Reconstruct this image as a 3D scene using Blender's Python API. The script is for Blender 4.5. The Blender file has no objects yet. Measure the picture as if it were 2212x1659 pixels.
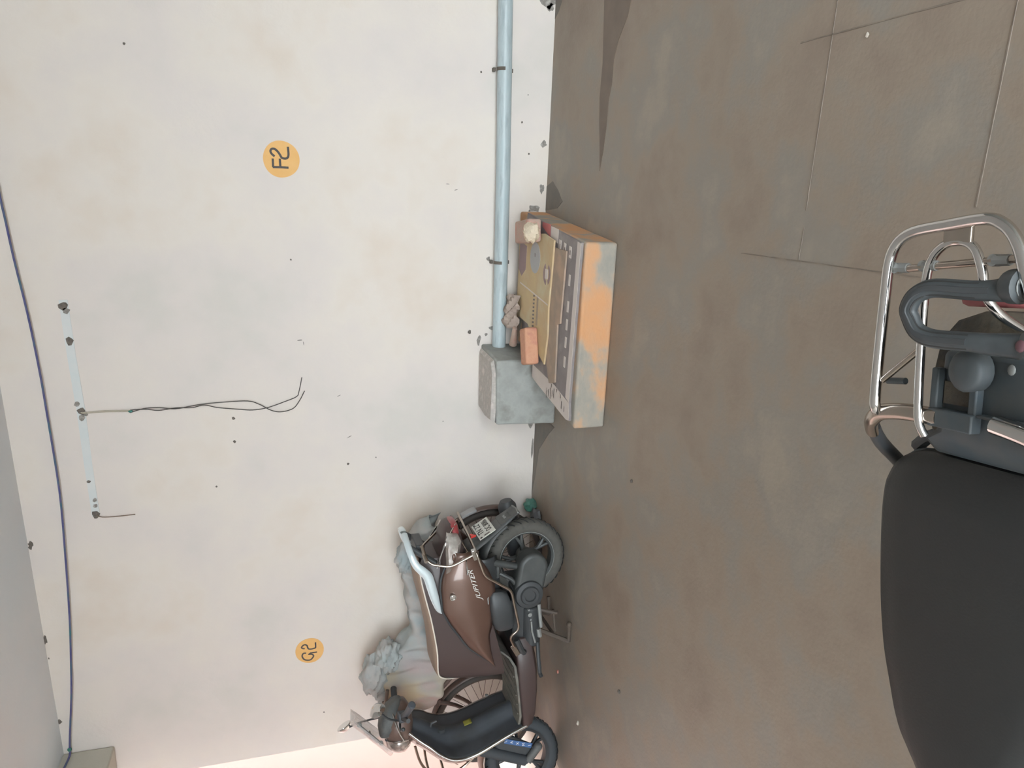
import bpy, math, random
from mathutils import Vector, Matrix
random.seed(7)
SC = bpy.context.scene
COL = SC.collection
PI = math.pi
# ---------------------------------------------------------------- camera
# phone held on its side: world up points to the left edge of the frame
r_ = Vector((0.9661592669, 0.2552675758, -0.0370774282))
d_ = Vector((0.0388361048, -0.2860556946, -0.9574256611))
f_ = Vector((-0.2550059370, 0.9235857320, -0.2862889586))
cd = bpy.data.cameras.new('camera'); cam = bpy.data.objects.new('camera', cd); COL.objects.link(cam)
cam.matrix_world = Matrix(((d_.x, r_.x, -f_.x, 0), (d_.y, r_.y, -f_.y, 0), (d_.z, r_.z, -f_.z, 1.5), (0, 0, 0, 1)))
cd.sensor_fit = 'HORIZONTAL'; cd.sensor_width = 36; cd.lens = 1600 / 2212 * 36
cd.clip_start = .02; cd.clip_end = 200
SC.camera = cam
# ---------------------------------------------------------------- light
w = bpy.data.worlds.new('overcast_sky'); SC.world = w; w.use_nodes = True
bg = w.node_tree.nodes['Background']; bg.inputs[0].default_value = (0.86, 0.95, 1.0, 1); bg.inputs[1].default_value = 7.6
sl = bpy.data.lights.new('sun', 'SUN'); sl.energy = 0.25; sl.angle = math.radians(2); sl.color = (1, .95, .87)
so = bpy.data.objects.new('sun', sl); COL.objects.link(so)
so.rotation_euler = Vector((-.05, .42, -1)).to_track_quat('-Z', 'Y').to_euler()
SC.view_settings.view_transform = 'Standard'; SC.view_settings.look = 'None'
SC.view_settings.gamma = 1; SC.view_settings.use_curve_mapping = False
SC.view_settings.exposure = 0.72
SC.cycles.max_bounces = 10; SC.cycles.diffuse_bounces = 6; SC.cycles.use_denoising = True
# ---------------------------------------------------------------- materials
def lin(c):
    return tuple((x / 255 / 12.92 if x / 255 <= .04045 else ((x / 255 + .055) / 1.055) ** 2.4) for x in c)
def mat(name, c, rough=.6, metal=0.0, var=None, scale=3.0, bump=0.0, bscale=60.0, coat=0.0, trans=0.0, stops=None, detail=4, spec=.5, stretch=None):
    """colour c (sRGB 0-255); var: list of further sRGB colours mixed in by noise"""
    m = bpy.data.materials.new(name); m.use_nodes = True
    nt = m.node_tree; b = nt.nodes['Principled BSDF']
    b.inputs['Base Color'].default_value = (*lin(c), 1)
    b.inputs['Roughness'].default_value = rough; b.inputs['Metallic'].default_value = metal
    b.inputs['Specular IOR Level'].default_value = spec
    if coat: b.inputs['Coat Weight'].default_value = coat; b.inputs['Coat Roughness'].default_value = .08
    if trans: b.inputs['Transmission Weight'].default_value = trans; b.inputs['IOR'].default_value = 1.45
    if var or bump:
        tc = nt.nodes.new('ShaderNodeTexCoord'); src = tc.outputs['Object']
        if stretch:
            mp = nt.nodes.new('ShaderNodeMapping'); mp.inputs['Scale'].default_value = stretch
            nt.links.new(src, mp.inputs['Vector']); src = mp.outputs[0]
    if var:
        n = nt.nodes.new('ShaderNodeTexNoise'); n.inputs['Scale'].default_value = scale; n.inputs['Detail'].default_value = detail
        n.inputs['Roughness'].default_value = .6
        nt.links.new(src, n.inputs['Vector'])
        r = nt.nodes.new('ShaderNodeValToRGB'); cols = [c] + list(var)
        st = stops or [.32 + .36 * i / (len(cols) - 1) for i in range(len(cols))]
        e = r.color_ramp.elements
        while len(e) < len(cols): e.new(.5)
        for i, (p, k) in enumerate(zip(st, cols)):
            e[i].position = p; e[i].color = (*lin(k), 1)
        nt.links.new(n.outputs['Fac'], r.inputs['Fac']); nt.links.new(r.outputs['Color'], b.inputs['Base Color'])
    if bump:
        n2 = nt.nodes.new('ShaderNodeTexNoise'); n2.inputs['Scale'].default_value = bscale; n2.inputs['Detail'].default_value = 5
        nt.links.new(src, n2.inputs['Vector'])
        bp = nt.nodes.new('ShaderNodeBump'); bp.inputs['Strength'].default_value = bump; bp.inputs['Distance'].default_value = .01
        nt.links.new(n2.outputs['Fac'], bp.inputs['Height']); nt.links.new(bp.outputs['Normal'], b.inputs['Normal'])
    return m
M = {}
M['wall'] = mat('cream_wall_paint', (218, 206, 194), .75, var=[(222, 213, 204), (218, 209, 203), (211, 205, 198)], scale=1.3, bump=.12, bscale=45, spec=.25)
M['ceil'] = mat('grey_white_ceiling_paint', (216, 222, 226), .8, var=[(222, 224, 226), (226, 222, 222)], scale=1.1, bump=.1, bscale=40, spec=.2)
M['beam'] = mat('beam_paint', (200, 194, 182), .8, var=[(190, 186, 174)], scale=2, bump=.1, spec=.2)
M['floor'] = mat('worn_cement_floor', (138, 122, 109), .5, var=[(149, 134, 121), (155, 141, 127), (149, 141, 132), (161, 150, 137), (152, 144, 132)], scale=1.9, stops=[.26, .38, .47, .55, .64, .76], bump=.12, bscale=70, detail=7, spec=.35)
M['stain'] = mat('damp_cement', (112, 97, 86), .5, var=[(126, 111, 98)], scale=5, spec=.35)
M['stain2'] = mat('grey_cement_smear', (132, 124, 116), .7, var=[(120, 116, 112)], scale=9, spec=.3)
M['joint'] = mat('cement_joint', (150, 138, 126), .7, var=[(120, 108, 98)], scale=14)
M['ground'] = mat('pale_outdoor_concrete', (214, 204, 192), .85)
M['asph'] = mat('dark_asphalt', (84, 82, 80), .9, var=[(94, 92, 88)], scale=5)
M['pink'] = mat('pinkish_outdoor_paint', (196, 170, 162), .85, var=[(200, 178, 170)], scale=1.5)
M['peel'] = mat('bare_cement_patch', (158, 152, 146), .85, var=[(130, 124, 118), (176, 170, 164)], scale=30)
M['dark'] = mat('dark_hole', (122, 113, 105), .9, var=[(84, 78, 74)], scale=60)
M['chase'] = mat('patched_plaster', (205, 211, 211), .75, var=[(214, 214, 212)], scale=7, spec=.2)
M['pipe'] = mat('grey_pvc', (170, 186, 190), .38, var=[(178, 190, 193), (158, 170, 174)], scale=7, stretch=(1, 6, 6))
M['clamp'] = mat('rusty_clamp', (96, 88, 80), .7)
M['conc'] = mat('grey_concrete', (150, 152, 148), .85, var=[(164, 166, 162), (138, 138, 132)], scale=6, bump=.25, bscale=50, spec=.25)
M['brokenc'] = mat('broken_plaster', (200, 194, 188), .9, var=[(178, 172, 166), (210, 200, 194)], scale=18, bump=.25, bscale=60)
M['plinth'] = mat('plinth_cement_with_orange_paint', (150, 148, 140), .85, var=[(164, 156, 145), (182, 158, 136), (200, 158, 124), (208, 156, 114)], stops=[.35, .45, .50, .56, .68], scale=3.4, bump=.25, bscale=50, spec=.25, stretch=(1, 2, 1.4))
M['paint'] = mat('black_hand_paint', (70, 66, 66), .7, var=[(88, 82, 80)], scale=60)
M['disc'] = mat('orange_yellow_paint', (228, 176, 106), .7, var=[(232, 184, 118)], scale=12)
M['rope'] = mat('blue_cord', (70, 74, 128), .7, var=[(92, 90, 130), (60, 110, 120)], scale=9)
M['wire'] = mat('black_wire', (74, 70, 66), .6)
M['wirew'] = mat('beige_wire', (186, 178, 160), .6)
M['gtape'] = mat('green_tape', (60, 120, 110), .6)
M['stick'] = mat('brown_rod', (126, 108, 94), .7)
M['card'] = mat('grey_printed_card', (148, 140, 138), .75, var=[(138, 130, 130), (158, 150, 146)], scale=5, spec=.25)
M['cardw'] = mat('white_printed_card', (208, 198, 192), .75, var=[(214, 204, 196)], scale=6, spec=.2)
M['cardb'] = mat('brown_corrugated_card', (176, 152, 132), .8, var=[(160, 144, 130), (184, 158, 138)], scale=5, spec=.2)
M['cardy'] = mat('yellow_corrugated_card', (204, 184, 142), .8, var=[(196, 172, 138), (200, 190, 160)], scale=4, spec=.2)
M['prpl'] = mat('dull_purple_print', (148, 126, 126), .75)
M['blug'] = mat('grey_blue_print', (172, 172, 172), .75)
M['redp'] = mat('red_print', (196, 120, 118), .75)
M['ink'] = mat('dark_ink', (116, 106, 104), .75)
M['brickp'] = mat('pink_brick', (190, 148, 134), .9, var=[(180, 158, 144), (196, 146, 132)], scale=12, bump=.4, bscale=60)
M['bricko'] = mat('orange_brick', (198, 142, 116), .9, var=[(204, 154, 126), (190, 134, 116)], scale=14, bump=.4, bscale=60)
M['mortar'] = mat('cream_mortar', (224, 208, 184), .9, bump=.6, bscale=80)
M['paper'] = mat('crumpled_brown_paper', (184, 168, 156), .85, var=[(166, 150, 140)], scale=10)
M['bag'] = mat('green_plastic_bag', (70, 128, 112), .5, var=[(84, 120, 112)], scale=20)
M['bagd'] = mat('grey_plastic_bag', (88, 88, 90), .6)
M['pebble'] = mat('pale_grit', (190, 180, 168), .9)
M['pebpink'] = mat('pink_grit', (196, 130, 116), .9)
# scooter
M['brown'] = mat('brown_metallic_paint', (104, 78, 67), .34, .3, coat=.6, var=[(110, 84, 73)], scale=4)
M['cowlb'] = mat('dull_brown_cowl', (104, 84, 76), .42, .1, coat=.3)
M['maroon'] = mat('dark_maroon_plastic', (72, 58, 56), .45, coat=.1)
M['seatt'] = mat('tan_brown_seat_vinyl', (142, 120, 104), .55, bump=.05, bscale=200)
M['blackp'] = mat('black_plastic', (58, 60, 62), .45, var=[(66, 68, 70)], scale=6)
M['dustp'] = mat('dusty_black_plastic', (82, 84, 84), .6, var=[(96, 96, 94), (70, 74, 76)], scale=9)
M['alloy'] = mat('grey_cast_alloy', (86, 88, 87), .5, .25, var=[(74, 76, 76)], scale=10)
M['tyre'] = mat('dusty_tyre_rubber', (78, 77, 74), .8, var=[(90, 87, 82), (66, 66, 65)], scale=9)
M['tyred'] = mat('black_tyre_rubber', (62, 66, 70), .75)
M['chrome'] = mat('chrome', (206, 204, 202), .1, 1.0)
M['chromed'] = mat('dull_chrome', (178, 168, 158), .22, 1.0)
M['silver'] = mat('silver_paint', (214, 226, 230), .3, .3, coat=.5)
M['badge'] = mat('silver_badge', (228, 226, 222), .22, .55, coat=.5)
M['piping'] = mat('white_piping', (226, 216, 204), .5)
M['red'] = mat('red_lens', (150, 60, 62), .35, coat=.3)
M['redb'] = mat('bright_red_reflector', (226, 60, 52), .3)
M['lens'] = mat('clear_lens', (196, 188, 182), .14, .7, coat=.5, var=[(164, 152, 146), (232, 230, 226)], scale=9)
M['plate'] = mat('white_number_plate', (222, 222, 214), .5)
M['black'] = mat('black_lettering', (48, 48, 48), .6)
M['mat'] = mat('dusty_floor_mat', (122, 118, 108), .75, var=[(104, 102, 96), (134, 128, 118)], scale=9)
M['legsh'] = mat('black_leg_shield', (66, 70, 74), .5, var=[(74, 78, 84), (58, 58, 58)], scale=3)
M['stand'] = mat('rusty_stand_steel', (92, 80, 70), .7, var=[(80, 70, 64)], scale=12)
M['steelw'] = mat('worn_pale_steel', (150, 152, 150), .5, .4)
M['yel'] = mat('yellow_green_sticker', (150, 146, 62), .6)
M['blues'] = mat('blue_sticker', (70, 104, 152), .5)
M['white'] = mat('white_print', (222, 222, 222), .6)
M['mirror'] = mat('mirror_glass', (222, 224, 222), .06, 1.0)
def glass(name, c, alpha):
    m = mat(name, c, .08); b = m.node_tree.nodes['Principled BSDF']; b.inputs['Alpha'].default_value = alpha; return m
M['screen'] = glass('clear_tinted_screen', (214, 206, 202), .38)
# bicycle, cover, moped
M['bike'] = mat('maroon_bicycle_paint', (84, 66, 60), .5, var=[(98, 80, 72)], scale=9)
M['rim'] = mat('dull_rim_steel', (112, 98, 88), .5, .4)
M['btyre'] = mat('dark_bicycle_tyre', (74, 68, 64), .8)
M['gmud'] = mat('grey_mudguard', (160, 158, 158), .5)
M['cover'] = mat('pale_grey_cover_cloth', (160, 168, 168), .9, var=[(168, 172, 170), (176, 172, 168), (158, 168, 170)], scale=3.2, bump=.15, bscale=90, spec=.1)
M['coverp'] = mat('pinkish_cover_cloth', (178, 162, 156), .9, var=[(170, 168, 160), (184, 172, 148), (184, 156, 154)], scale=4, bump=.15, bscale=90, spec=.1)
M['seatk'] = mat('black_vinyl', (38, 39, 40), .55, var=[(44, 44, 43)], scale=3, bump=.06, bscale=300)
M['tail'] = mat('dusty_blue_grey_plastic', (58, 68, 74), .55, var=[(70, 74, 76), (54, 66, 74)], scale=9)
M['handle'] = mat('black_handle_plastic', (56, 61, 64), .45, var=[(68, 72, 74), (50, 54, 57)], scale=14)
M['mud'] = mat('muddy_dark_plastic', (68, 63, 58), .85, var=[(86, 78, 66), (54, 52, 50)], scale=16, bump=.4, bscale=60)
M['boltr'] = mat('dusty_maroon_bolt', (104, 72, 78), .6)
M['pinkred'] = mat('faded_red_plastic', (160, 92, 92), .6, var=[(150, 84, 84)], scale=20)
# ---------------------------------------------------------------- mesh helpers
class G:
    def __init__(s): s.v = []; s.f = []
    def add(s, vs, fs):
        o = len(s.v); s.v += [tuple(p) for p in vs]; s.f += [tuple(i + o for i in f) for f in fs]; return s
    def box(s, c, d, rot=None):
        x, y, z = d[0] / 2, d[1] / 2, d[2] / 2
        vs = [Vector((a * x, b * y, e * z)) for a in (-1, 1) for b in (-1, 1) for e in (-1, 1)]
        if rot is not None: vs = [rot @ p for p in vs]
        c = Vector(c)
        return s.add([p + c for p in vs], [(0, 1, 3, 2), (4, 6, 7, 5), (0, 4, 5, 1), (2, 3, 7, 6), (0, 2, 6, 4), (1, 5, 7, 3)])
    def tube(s, pts, r, n=10, spline=0, flat=1.0, up=(0, 0, 1), closed=False, cap=True):
        P = [Vector(p) for p in pts]; R = list(r) if hasattr(r, '__len__') else [r] * len(P)
        if spline:
            Q = []; RR = []; m = len(P)
            for i in range(m if closed else m - 1):
                if closed: a, b, c, d = P[(i - 1) % m], P[i], P[(i + 1) % m], P[(i + 2) % m]
                else: a, b, c, d = P[max(i - 1, 0)], P[i], P[i + 1], P[min(i + 2, m - 1)]
                for k in range(spline):
                    t = k / spline
                    Q.append(.5 * ((2 * b) + (c - a) * t + (2 * a - 5 * b + 4 * c - d) * t * t + (3 * b - a - 3 * c + d) * t ** 3))
                    RR.append(R[i] * (1 - t) + R[(i + 1) % m] * t)
            if not closed: Q.append(P[-1]); RR.append(R[-1])
            P, R = Q, RR
        vs = []; N = len(P); prev = None
        for i, p in enumerate(P):
            if closed: t = P[(i + 1) % N] - P[i - 1]
            else: t = P[min(i + 1, N - 1)] - P[max(i - 1, 0)]
            t.normalize()
            u = Vector(up) if (prev is None or flat != 1.0) else prev
            u = u - t * u.dot(t)
            if u.length < 1e-3:
                u = Vector((1, 0, 0)) - t * t.x
                if u.length < 1e-3: u = Vector((0, 1, 0)) - t * t.y
            u.normalize(); prev = u; v = t.cross(u)
            for k in range(n):
                a = 2 * PI * k / n
                vs.append(p + R[i] * (math.cos(a) * u * flat + math.sin(a) * v))
        fs = [(i * n + k, i * n + (k + 1) % n, ((i + 1) % N) * n + (k + 1) % n, ((i + 1) % N) * n + k) for i in range(N if closed else N - 1) for k in range(n)]
        if cap and not closed:
            fs += [tuple(range(n))[::-1], tuple((N - 1) * n + k for k in range(n))]
        return s.add(vs, fs)
    def lathe(s, prof, c=(0, 0, 0), axis='y', n=32, a0=0, a1=2 * PI, closed_prof=False):
        full = abs(a1 - a0 - 2 * PI) < 1e-6; m = len(prof); vs = []; c = Vector(c); NN = n if full else n + 1
        for i in range(NN):
            a = a0 + (a1 - a0) * i / n; ca, sa = math.cos(a), math.sin(a)
            for r, h in prof:
                p = {'y': (r * ca, h, r * sa), 'x': (h, r * ca, r * sa), 'z': (r * ca, r * sa, h)}[axis]
                vs.append(c + Vector(p))
        fs = []
        for i in range(n):
            j = (i + 1) % NN
            for k in range(m if closed_prof else m - 1):
                l = (k + 1) % m; fs.append((i * m + k, i * m + l, j * m + l, j * m + k))
        if not full and closed_prof:
            fs += [tuple(range(m)), tuple(n * m + k for k in range(m))[::-1]]
        return s.add(vs, fs)
    def prism(s, poly, fn, a, b):
        """poly of (u,v); fn(u,v,w) -> point; extruded from w=a to w=b"""
        m = len(poly)
        vs = [fn(u, v, a) for u, v in poly] + [fn(u, v, b) for u, v in poly]
        fs = [tuple(range(m))[::-1], tuple(range(m, 2 * m))] + [(i, (i + 1) % m, m + (i + 1) % m, m + i) for i in range(m)]
        return s.add(vs, fs)
    def loft(s, secs, cap=True, closed=True):
        n = len(secs[0]); vs = [p for q in secs for p in q]
        fs = [(i * n + k, i * n + (k + 1) % n, (i + 1) * n + (k + 1) % n, (i + 1) * n + k) for i in range(len(secs) - 1) for k in range(n if closed else n - 1)]
        if cap: fs += [tuple(range(n))[::-1], tuple((len(secs) - 1) * n + k for k in range(n))]
        return s.add(vs, fs)
    def grid(s, nu, nv, fn):
        vs = [fn(i / nu, j / nv) for i in range(nu + 1) for j in range(nv + 1)]
        return s.add(vs, [(i * (nv + 1) + j, (i + 1) * (nv + 1) + j, (i + 1) * (nv + 1) + j + 1, i * (nv + 1) + j + 1) for i in range(nu) for j in range(nv)])
    def ball(s, c, r, n=12, m=8, jitter=0):
        c = Vector(c); r = Vector(r) if hasattr(r, '__len__') else Vector((r, r, r)); vs = [c + Vector((0, 0, r.z))]
        for j in range(1, m):
            th = PI * j / m
            for i in range(n):
                ph = 2 * PI * i / n; k = 1 + (random.random() - .5) * jitter
                vs.append(c + Vector((r.x * math.sin(th) * math.cos(ph), r.y * math.sin(th) * math.sin(ph), r.z * math.cos(th))) * k)
        vs.append(c - Vector((0, 0, r.z))); L = len(vs) - 1
        fs = [(0, 1 + i, 1 + (i + 1) % n) for i in range(n)]
        fs += [(1 + j * n + i, 1 + (j + 1) * n + i, 1 + (j + 1) * n + (i + 1) % n, 1 + j * n + (i + 1) % n) for j in range(m - 2) for i in range(n)]
        fs += [(L, 1 + (m - 2) * n + (i + 1) % n, 1 + (m - 2) * n + i) for i in range(n)]
        return s.add(vs, fs)
    def xf(s, fn): s.v = [tuple(fn(Vector(p))) for p in s.v]; return s
def rnd(pts, d=.03, k=5):
    P = [Vector(p) for p in pts]; o = [P[0]]
    for a, b, c in zip(P, P[1:], P[2:]):
        u = (a - b); v = (c - b); e = min(d, u.length * .45, v.length * .45)
        u = b + u.normalized() * e; v = b + v.normalized() * e
        for i in range(k + 1):
            t = i / k; o.append(u * (1 - t) ** 2 + b * 2 * t * (1 - t) + v * t * t)
    return o + [P[-1]]
def sup(cx, y, z, hw, hh, n=20, e=.6, ax='x'):
    """superellipse section loop at x=cx centred (y,z)"""
    o = []
    for k in range(n):
        a = 2 * PI * k / n; ca, sa = math.cos(a), math.sin(a)
        o.append((cx, y + hw * math.copysign(abs(ca) ** e, ca), z + hh * math.copysign(abs(sa) ** e, sa)))
    return o
def lerp(cv, x):
    if x <= cv[0][0]: return cv[0][1]
    for (a, p), (b, q) in zip(cv, cv[1:]):
        if x <= b:
            t = (x - a) / (b - a); return p + (q - p) * t
    return cv[-1][1]
def tag(o, label=None, cat=None, group=None, kind=None):
    if label: o['label'] = label
    if cat: o['category'] = cat
    if group: o['group'] = group
    if kind: o['kind'] = kind
    return o
def obj(name, g, m, parent=None, org=None, smooth=True, ang=38, bev=0, sub=0, solid=0, bseg=2):
    me = bpy.data.meshes.new(name); vs = g.v
    if org: vs = [(p[0] - org[0], p[1] - org[1], p[2] - org[2]) for p in vs]
    me.from_pydata(vs, [], g.f); me.validate()
    import bmesh
    bm = bmesh.new(); bm.from_mesh(me); bmesh.ops.recalc_face_normals(bm, faces=bm.faces[:]); bm.to_mesh(me); bm.free()
    me.materials.append(m if not isinstance(m, str) else M[m])
    if smooth:
        me.shade_smooth(); me.set_sharp_from_angle(angle=math.radians(ang))
    o = bpy.data.objects.new(name, me); COL.objects.link(o)
    if org: o.location = org
    if parent: o.parent = parent
    if solid: q = o.modifiers.new('thickness', 'SOLIDIFY'); q.thickness = solid; q.offset = 0
    if bev: q = o.modifiers.new('bevel', 'BEVEL'); q.width = bev; q.segments = bseg; q.limit_method = 'ANGLE'; q.angle_limit = math.radians(35)
    if sub: q = o.modifiers.new('subdivision', 'SUBSURF'); q.levels = sub; q.render_levels = sub
    return o
def thing(name, label, cat, loc=(0, 0, 0), rz=0, group=None):
    o = bpy.data.objects.new(name, None); COL.objects.link(o); o.location = loc; o.rotation_euler = (0, 0, rz)
    o.empty_display_size = .1
    return tag(o, label, cat, group)
def text(name, s, size, m, parent, mtx, ext=.0006, width=1.0, shear=0):
    cu = bpy.data.curves.new(name, 'FONT'); cu.body = s; cu.size = size; cu.extrude = ext; cu.align_x = 'CENTER'; cu.align_y = 'CENTER'; cu.shear = shear
    cu.resolution_u = 3
    t = bpy.data.objects.new(name, cu); COL.objects.link(t)
    dg = bpy.context.evaluated_depsgraph_get(); me = bpy.data.meshes.new_from_object(t.evaluated_get(dg))
    bpy.data.objects.remove(t); bpy.data.curves.remove(cu)
    me.name = name
    for p in me.vertices: p.co = mtx @ Vector((p.co.x * width, p.co.y, p.co.z))
    me.materials.clear(); me.materials.append(M[m])
    o = bpy.data.objects.new(name, me); COL.objects.link(o); o.parent = parent
    return o
def frame(o, x, y):
    """matrix placing text: origin o, text x direction, text up direction"""
    x = Vector(x).normalized(); y = Vector(y); y = (y - x * y.dot(x)).normalized(); z = x.cross(y)
    return Matrix(((x.x, y.x, z.x, o[0]), (x.y, y.y, z.y, o[1]), (x.z, y.z, z.z, o[2]), (0, 0, 0, 1)))
def blotch(n, r, jit=.45):
    return [(r * (1 + (random.random() - .5) * 2 * jit) * math.cos(2 * PI * k / n), r * (1 + (random.random() - .5) * 2 * jit) * math.sin(2 * PI * k / n)) for k in range(n)]
# ================================================================ setting
YW = 4.302; ZC = 2.912; XE = -3.638
fl = obj('floor', G().box((0.2, 0.15, -.1), (7.3, 8.3, .2)), 'floor', smooth=False)
tag(fl, 'worn brown grey cement floor of the parking bay', 'floor', kind='structure')
wb = obj('wall_back', G().box(((XE + 3.7) / 2, YW + .1, 1.5), (3.7 - XE, .2, 3.4)), 'wall', smooth=False)
tag(wb, 'cream painted back wall with the bay numbers and pipe', 'wall', kind='structure')
wr = obj('wall_right', G().box((3.8, 0.15, 1.5), (.2, 8.5, 3.2)), 'conc', smooth=False)  # unseen wall, grey cement picked to dim bounce near the wall corner
tag(wr, 'bare grey cement side wall at the right end of the parking bay', 'wall', kind='structure')
def zc(x): return 2.885 + (x + 3.284) * .0257
cv_ = [(-4.4, zc(-4.4)), (3.9, zc(3.9)), (3.9, 10.9), (-4.4, 10.9)]  # mass above and left overhang added to cut sky light in the passage
ce = obj('ceiling', G().prism(cv_, lambda u, v, q: (u, q, v), -4.1, 4.302), 'ceil', smooth=False)
tag(ce, 'grey white plastered ceiling slab with added mass and overhang to cut sky light', 'ceiling', kind='structure')
ws_ = obj('wall_light_block', G().box((-3.55, -.85, 1.45), (.2, 6.3, 2.9)), 'wall', smooth=False)  # unseen wall added to keep left light off the near floor
tag(ws_, 'added unseen cream wall blocking light at the left front of the bay', 'wall', kind='structure')
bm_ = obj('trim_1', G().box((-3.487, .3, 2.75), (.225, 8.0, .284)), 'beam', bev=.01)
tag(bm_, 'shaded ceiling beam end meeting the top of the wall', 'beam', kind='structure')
gr = obj('ground', G().box((-8, 1, -.1), (9.1, 26, .198)), 'ground', smooth=False)
tag(gr, 'sunlit pale ground outside the open left side', 'ground', kind='structure')
wf = obj('wall_front', G().box((-3.2, -3.95, 1.45), (.8, .2, 2.9)), 'conc', smooth=False)
tag(wf, 'wall behind the camera with the wide open gateway', 'wall', kind='structure')
wl_ = obj('wall_light_block', G().box((-5.3, -2.5, 4), (.2, 16, 8)), 'pink', smooth=False)  # tall wall added to block sky light from the left
tag(wl_, 'added tall pinkish wall along the passage outside, blocking the left sky', 'wall', kind='structure')
gr2 = obj('ground', G().box((3.5, -10, -.1), (14, 12, .196)), 'asph', smooth=False)  # unseen ground, made dark to cut bounce onto the upper wall
tag(gr2, 'dark asphalt driveway behind the open front of the bay', 'ground', kind='structure')
wo = obj('wall_outside', G().box((-7.2, 5.3, 4), (7.0, .2, 8)), 'pink', smooth=False)  # height raised beyond view to narrow the sky over the passage
tag(wo, 'bright pinkish neighbouring wall beyond the wall end', 'wall', kind='structure')
# pieces of the back wall: patches, holes, conduit chase
def wpatch(x, z, r, m='peel', n=11, dep=.002, sx=1.0, sz=1.0, name='peeled_patch', jit=.4):
    b = [(x + a * sx, z + c * sz) for a, c in blotch(n, r, jit)]
    return obj(name, G().prism(b, lambda u, v, q: (u, YW - q, v), -.003, dep), m, wb, smooth=False)
for x, z, r, sx, sz in ((1.02, .05, .035, 1.5, 1.3), (.985, .03, .02, 1, 1), (-.112, .075, .025, .9, 1.5), (.256, .03, .02, 1, .8), (.008, .028, .018, 1.5, .8),
                        (-.13, .10, .008, 1, 1), (-.866, .345, .012, .8, 1), (-.83, .30, .02, .8, 1.2), (-.90, .39, .02, 1.4, .6), (-.41, .345, .012, 1, 1), (-.42, .25, .01, 1, 1),
                        (-1.45, .03, .02, 2, .7), (-1.62, .012, .012, 5, .6)):
    wpatch(x, z, r, 'peel', sx=sx, sz=sz)
for x, z, r in ((-1.328, 1.819, .009), (-1.467, 1.819, .008), (-.427, 1.473, .005), (-1.649, 1.184, .008), (-1.735, 1.932, .006), (-1.41, .604, .004), (-1.619, 1.017, .004),
                (.61, 2.216, .007), (-3.375, 1.369, .005), (-.834, 2.585, .005), (-.815, 2.6, .006), (-.85, .45, .012), (.62, .42, .006), (.37, .17, .006), (.52, .14, .004), (.2, .12, .006)):
    wpatch(x, z, r, 'dark' if r > .0045 else 'peel', n=8, dep=.0015, name='wall_hole', jit=.25)
for x, z, sx, sz, a in ((-1.476, 1.173, .25, 2.6, .5), (-1.219, 1.23, .3, 2.2, .4), (-.881, 1.439, .5, 2.6, .1), (-.9, 1.42, 2, .35, .1), (.01, .6, .3, 2, 0), (-.02, .55, .25, 2, .3)):
    g = G().prism([(x + c * math.cos(a) - d * math.sin(a), z + c * math.sin(a) + d * math.cos(a)) for c, d in [(p * sx, q * sz) for p, q in blotch(8, .006, .3)]], lambda u, v, q: (u, YW - q, v), -.003, .0012)
    obj('scratch', g, 'dark' if sx < .3 else 'peel', wb, smooth=False)
for x, z, r, sx in ((-2.002, 2.905, .016, 1.3), (-2.596, 2.897, .014, 2.2), (-2.72, 2.892, .005, 1), (-3.152, 2.884, .016, 1)):
    wpatch(x, z, r, 'dark', sx=sx, sz=.8, name='chipped_edge')
ch = [(-.645, 2.628), (-.95, 2.618), (-1.25, 2.604), (-1.55, 2.598), (-1.86, 2.588), (-1.86, 2.548), (-1.55, 2.558), (-1.24, 2.562), (-.95, 2.577), (-.645, 2.586)]
obj('conduit_chase', G().prism(ch, lambda u, v, q: (u, YW - q, v), -.003, .003), 'chase', wb, smooth=False)
for x, z, r, m in ((-.674, 2.607, .022, 'dark'), (-.70, 2.600, .017, 'peel'), (-.862, 2.6, .02, 'dark'), (-1.245, 2.582, .02, 'dark'), (-1.285, 2.582, .016, 'peel'), (-1.262, 2.565, .013, 'peel'), (-1.205, 2.598, .014, 'peel'),
                   (-1.849, 2.569, .02, 'dark'), (-1.763, 2.565, .012, 'peel'), (-1.797, 2.566, .012, 'peel'), (-1.651, 2.584, .009, 'dark')):
    wpatch(x, z, r, m, n=9, dep=.0045, name='knockout_hole', jit=.3)
# pieces of the floor
def fpoly(name, pts, m, h=.0015):
    return obj(name, G().prism(pts, lambda u, v, q: (u, v, q), -.004, h), m, fl, smooth=False)
def jline(a, b, wd=.003, h=.0018):
    a = Vector(a); b = Vector(b); n = Vector((-(b - a).y, (b - a).x)).normalized() * wd / 2; k = 12; L = []; R = []
    for i in range(k + 1):
        p = a.lerp(b, i / k); j = 1 + (random.random() - .5) * .7
        L.append(tuple(p + n * j)); R.append(tuple(p - n * j))
    fpoly('joint_line', L + R[::-1], 'joint', h)
jline((1.2, 1.905), (-.03, 1.932)); jline((1.2, 1.336), (.0, 1.35)); jline((.455, 2.06), (.457, 1.3), .004); jline((-.184, 2.24), (-.172, 1.36), .003)
jline((-.08, 1.93), (-.18, 1.936), .003)
fpoly('damp_stain', [(1.2, 3.635), (.88, 3.60), (.75, 3.585), (.6, 3.57), (.45, 3.58), (.33, 3.565), (.22, 3.54), (.10, 3.52), (.2, 3.49), (.31, 3.47), (.42, 3.465), (.5, 3.44), (.6, 3.44), (.68, 3.40), (.76, 3.32), (.85, 3.28), (1.0, 3.22), (1.25, 3.14), (1.6, 3.12), (1.9, 3.2), (2.05, 3.34), (1.95, 3.5), (1.7, 3.6), (1.45, 3.64)], 'stain')
fpoly('cement_smear', [(1.06, 4.3), (.93, 4.3), (.96, 4.24), (1.0, 4.2), (1.06, 4.22)], 'stain2')
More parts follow.
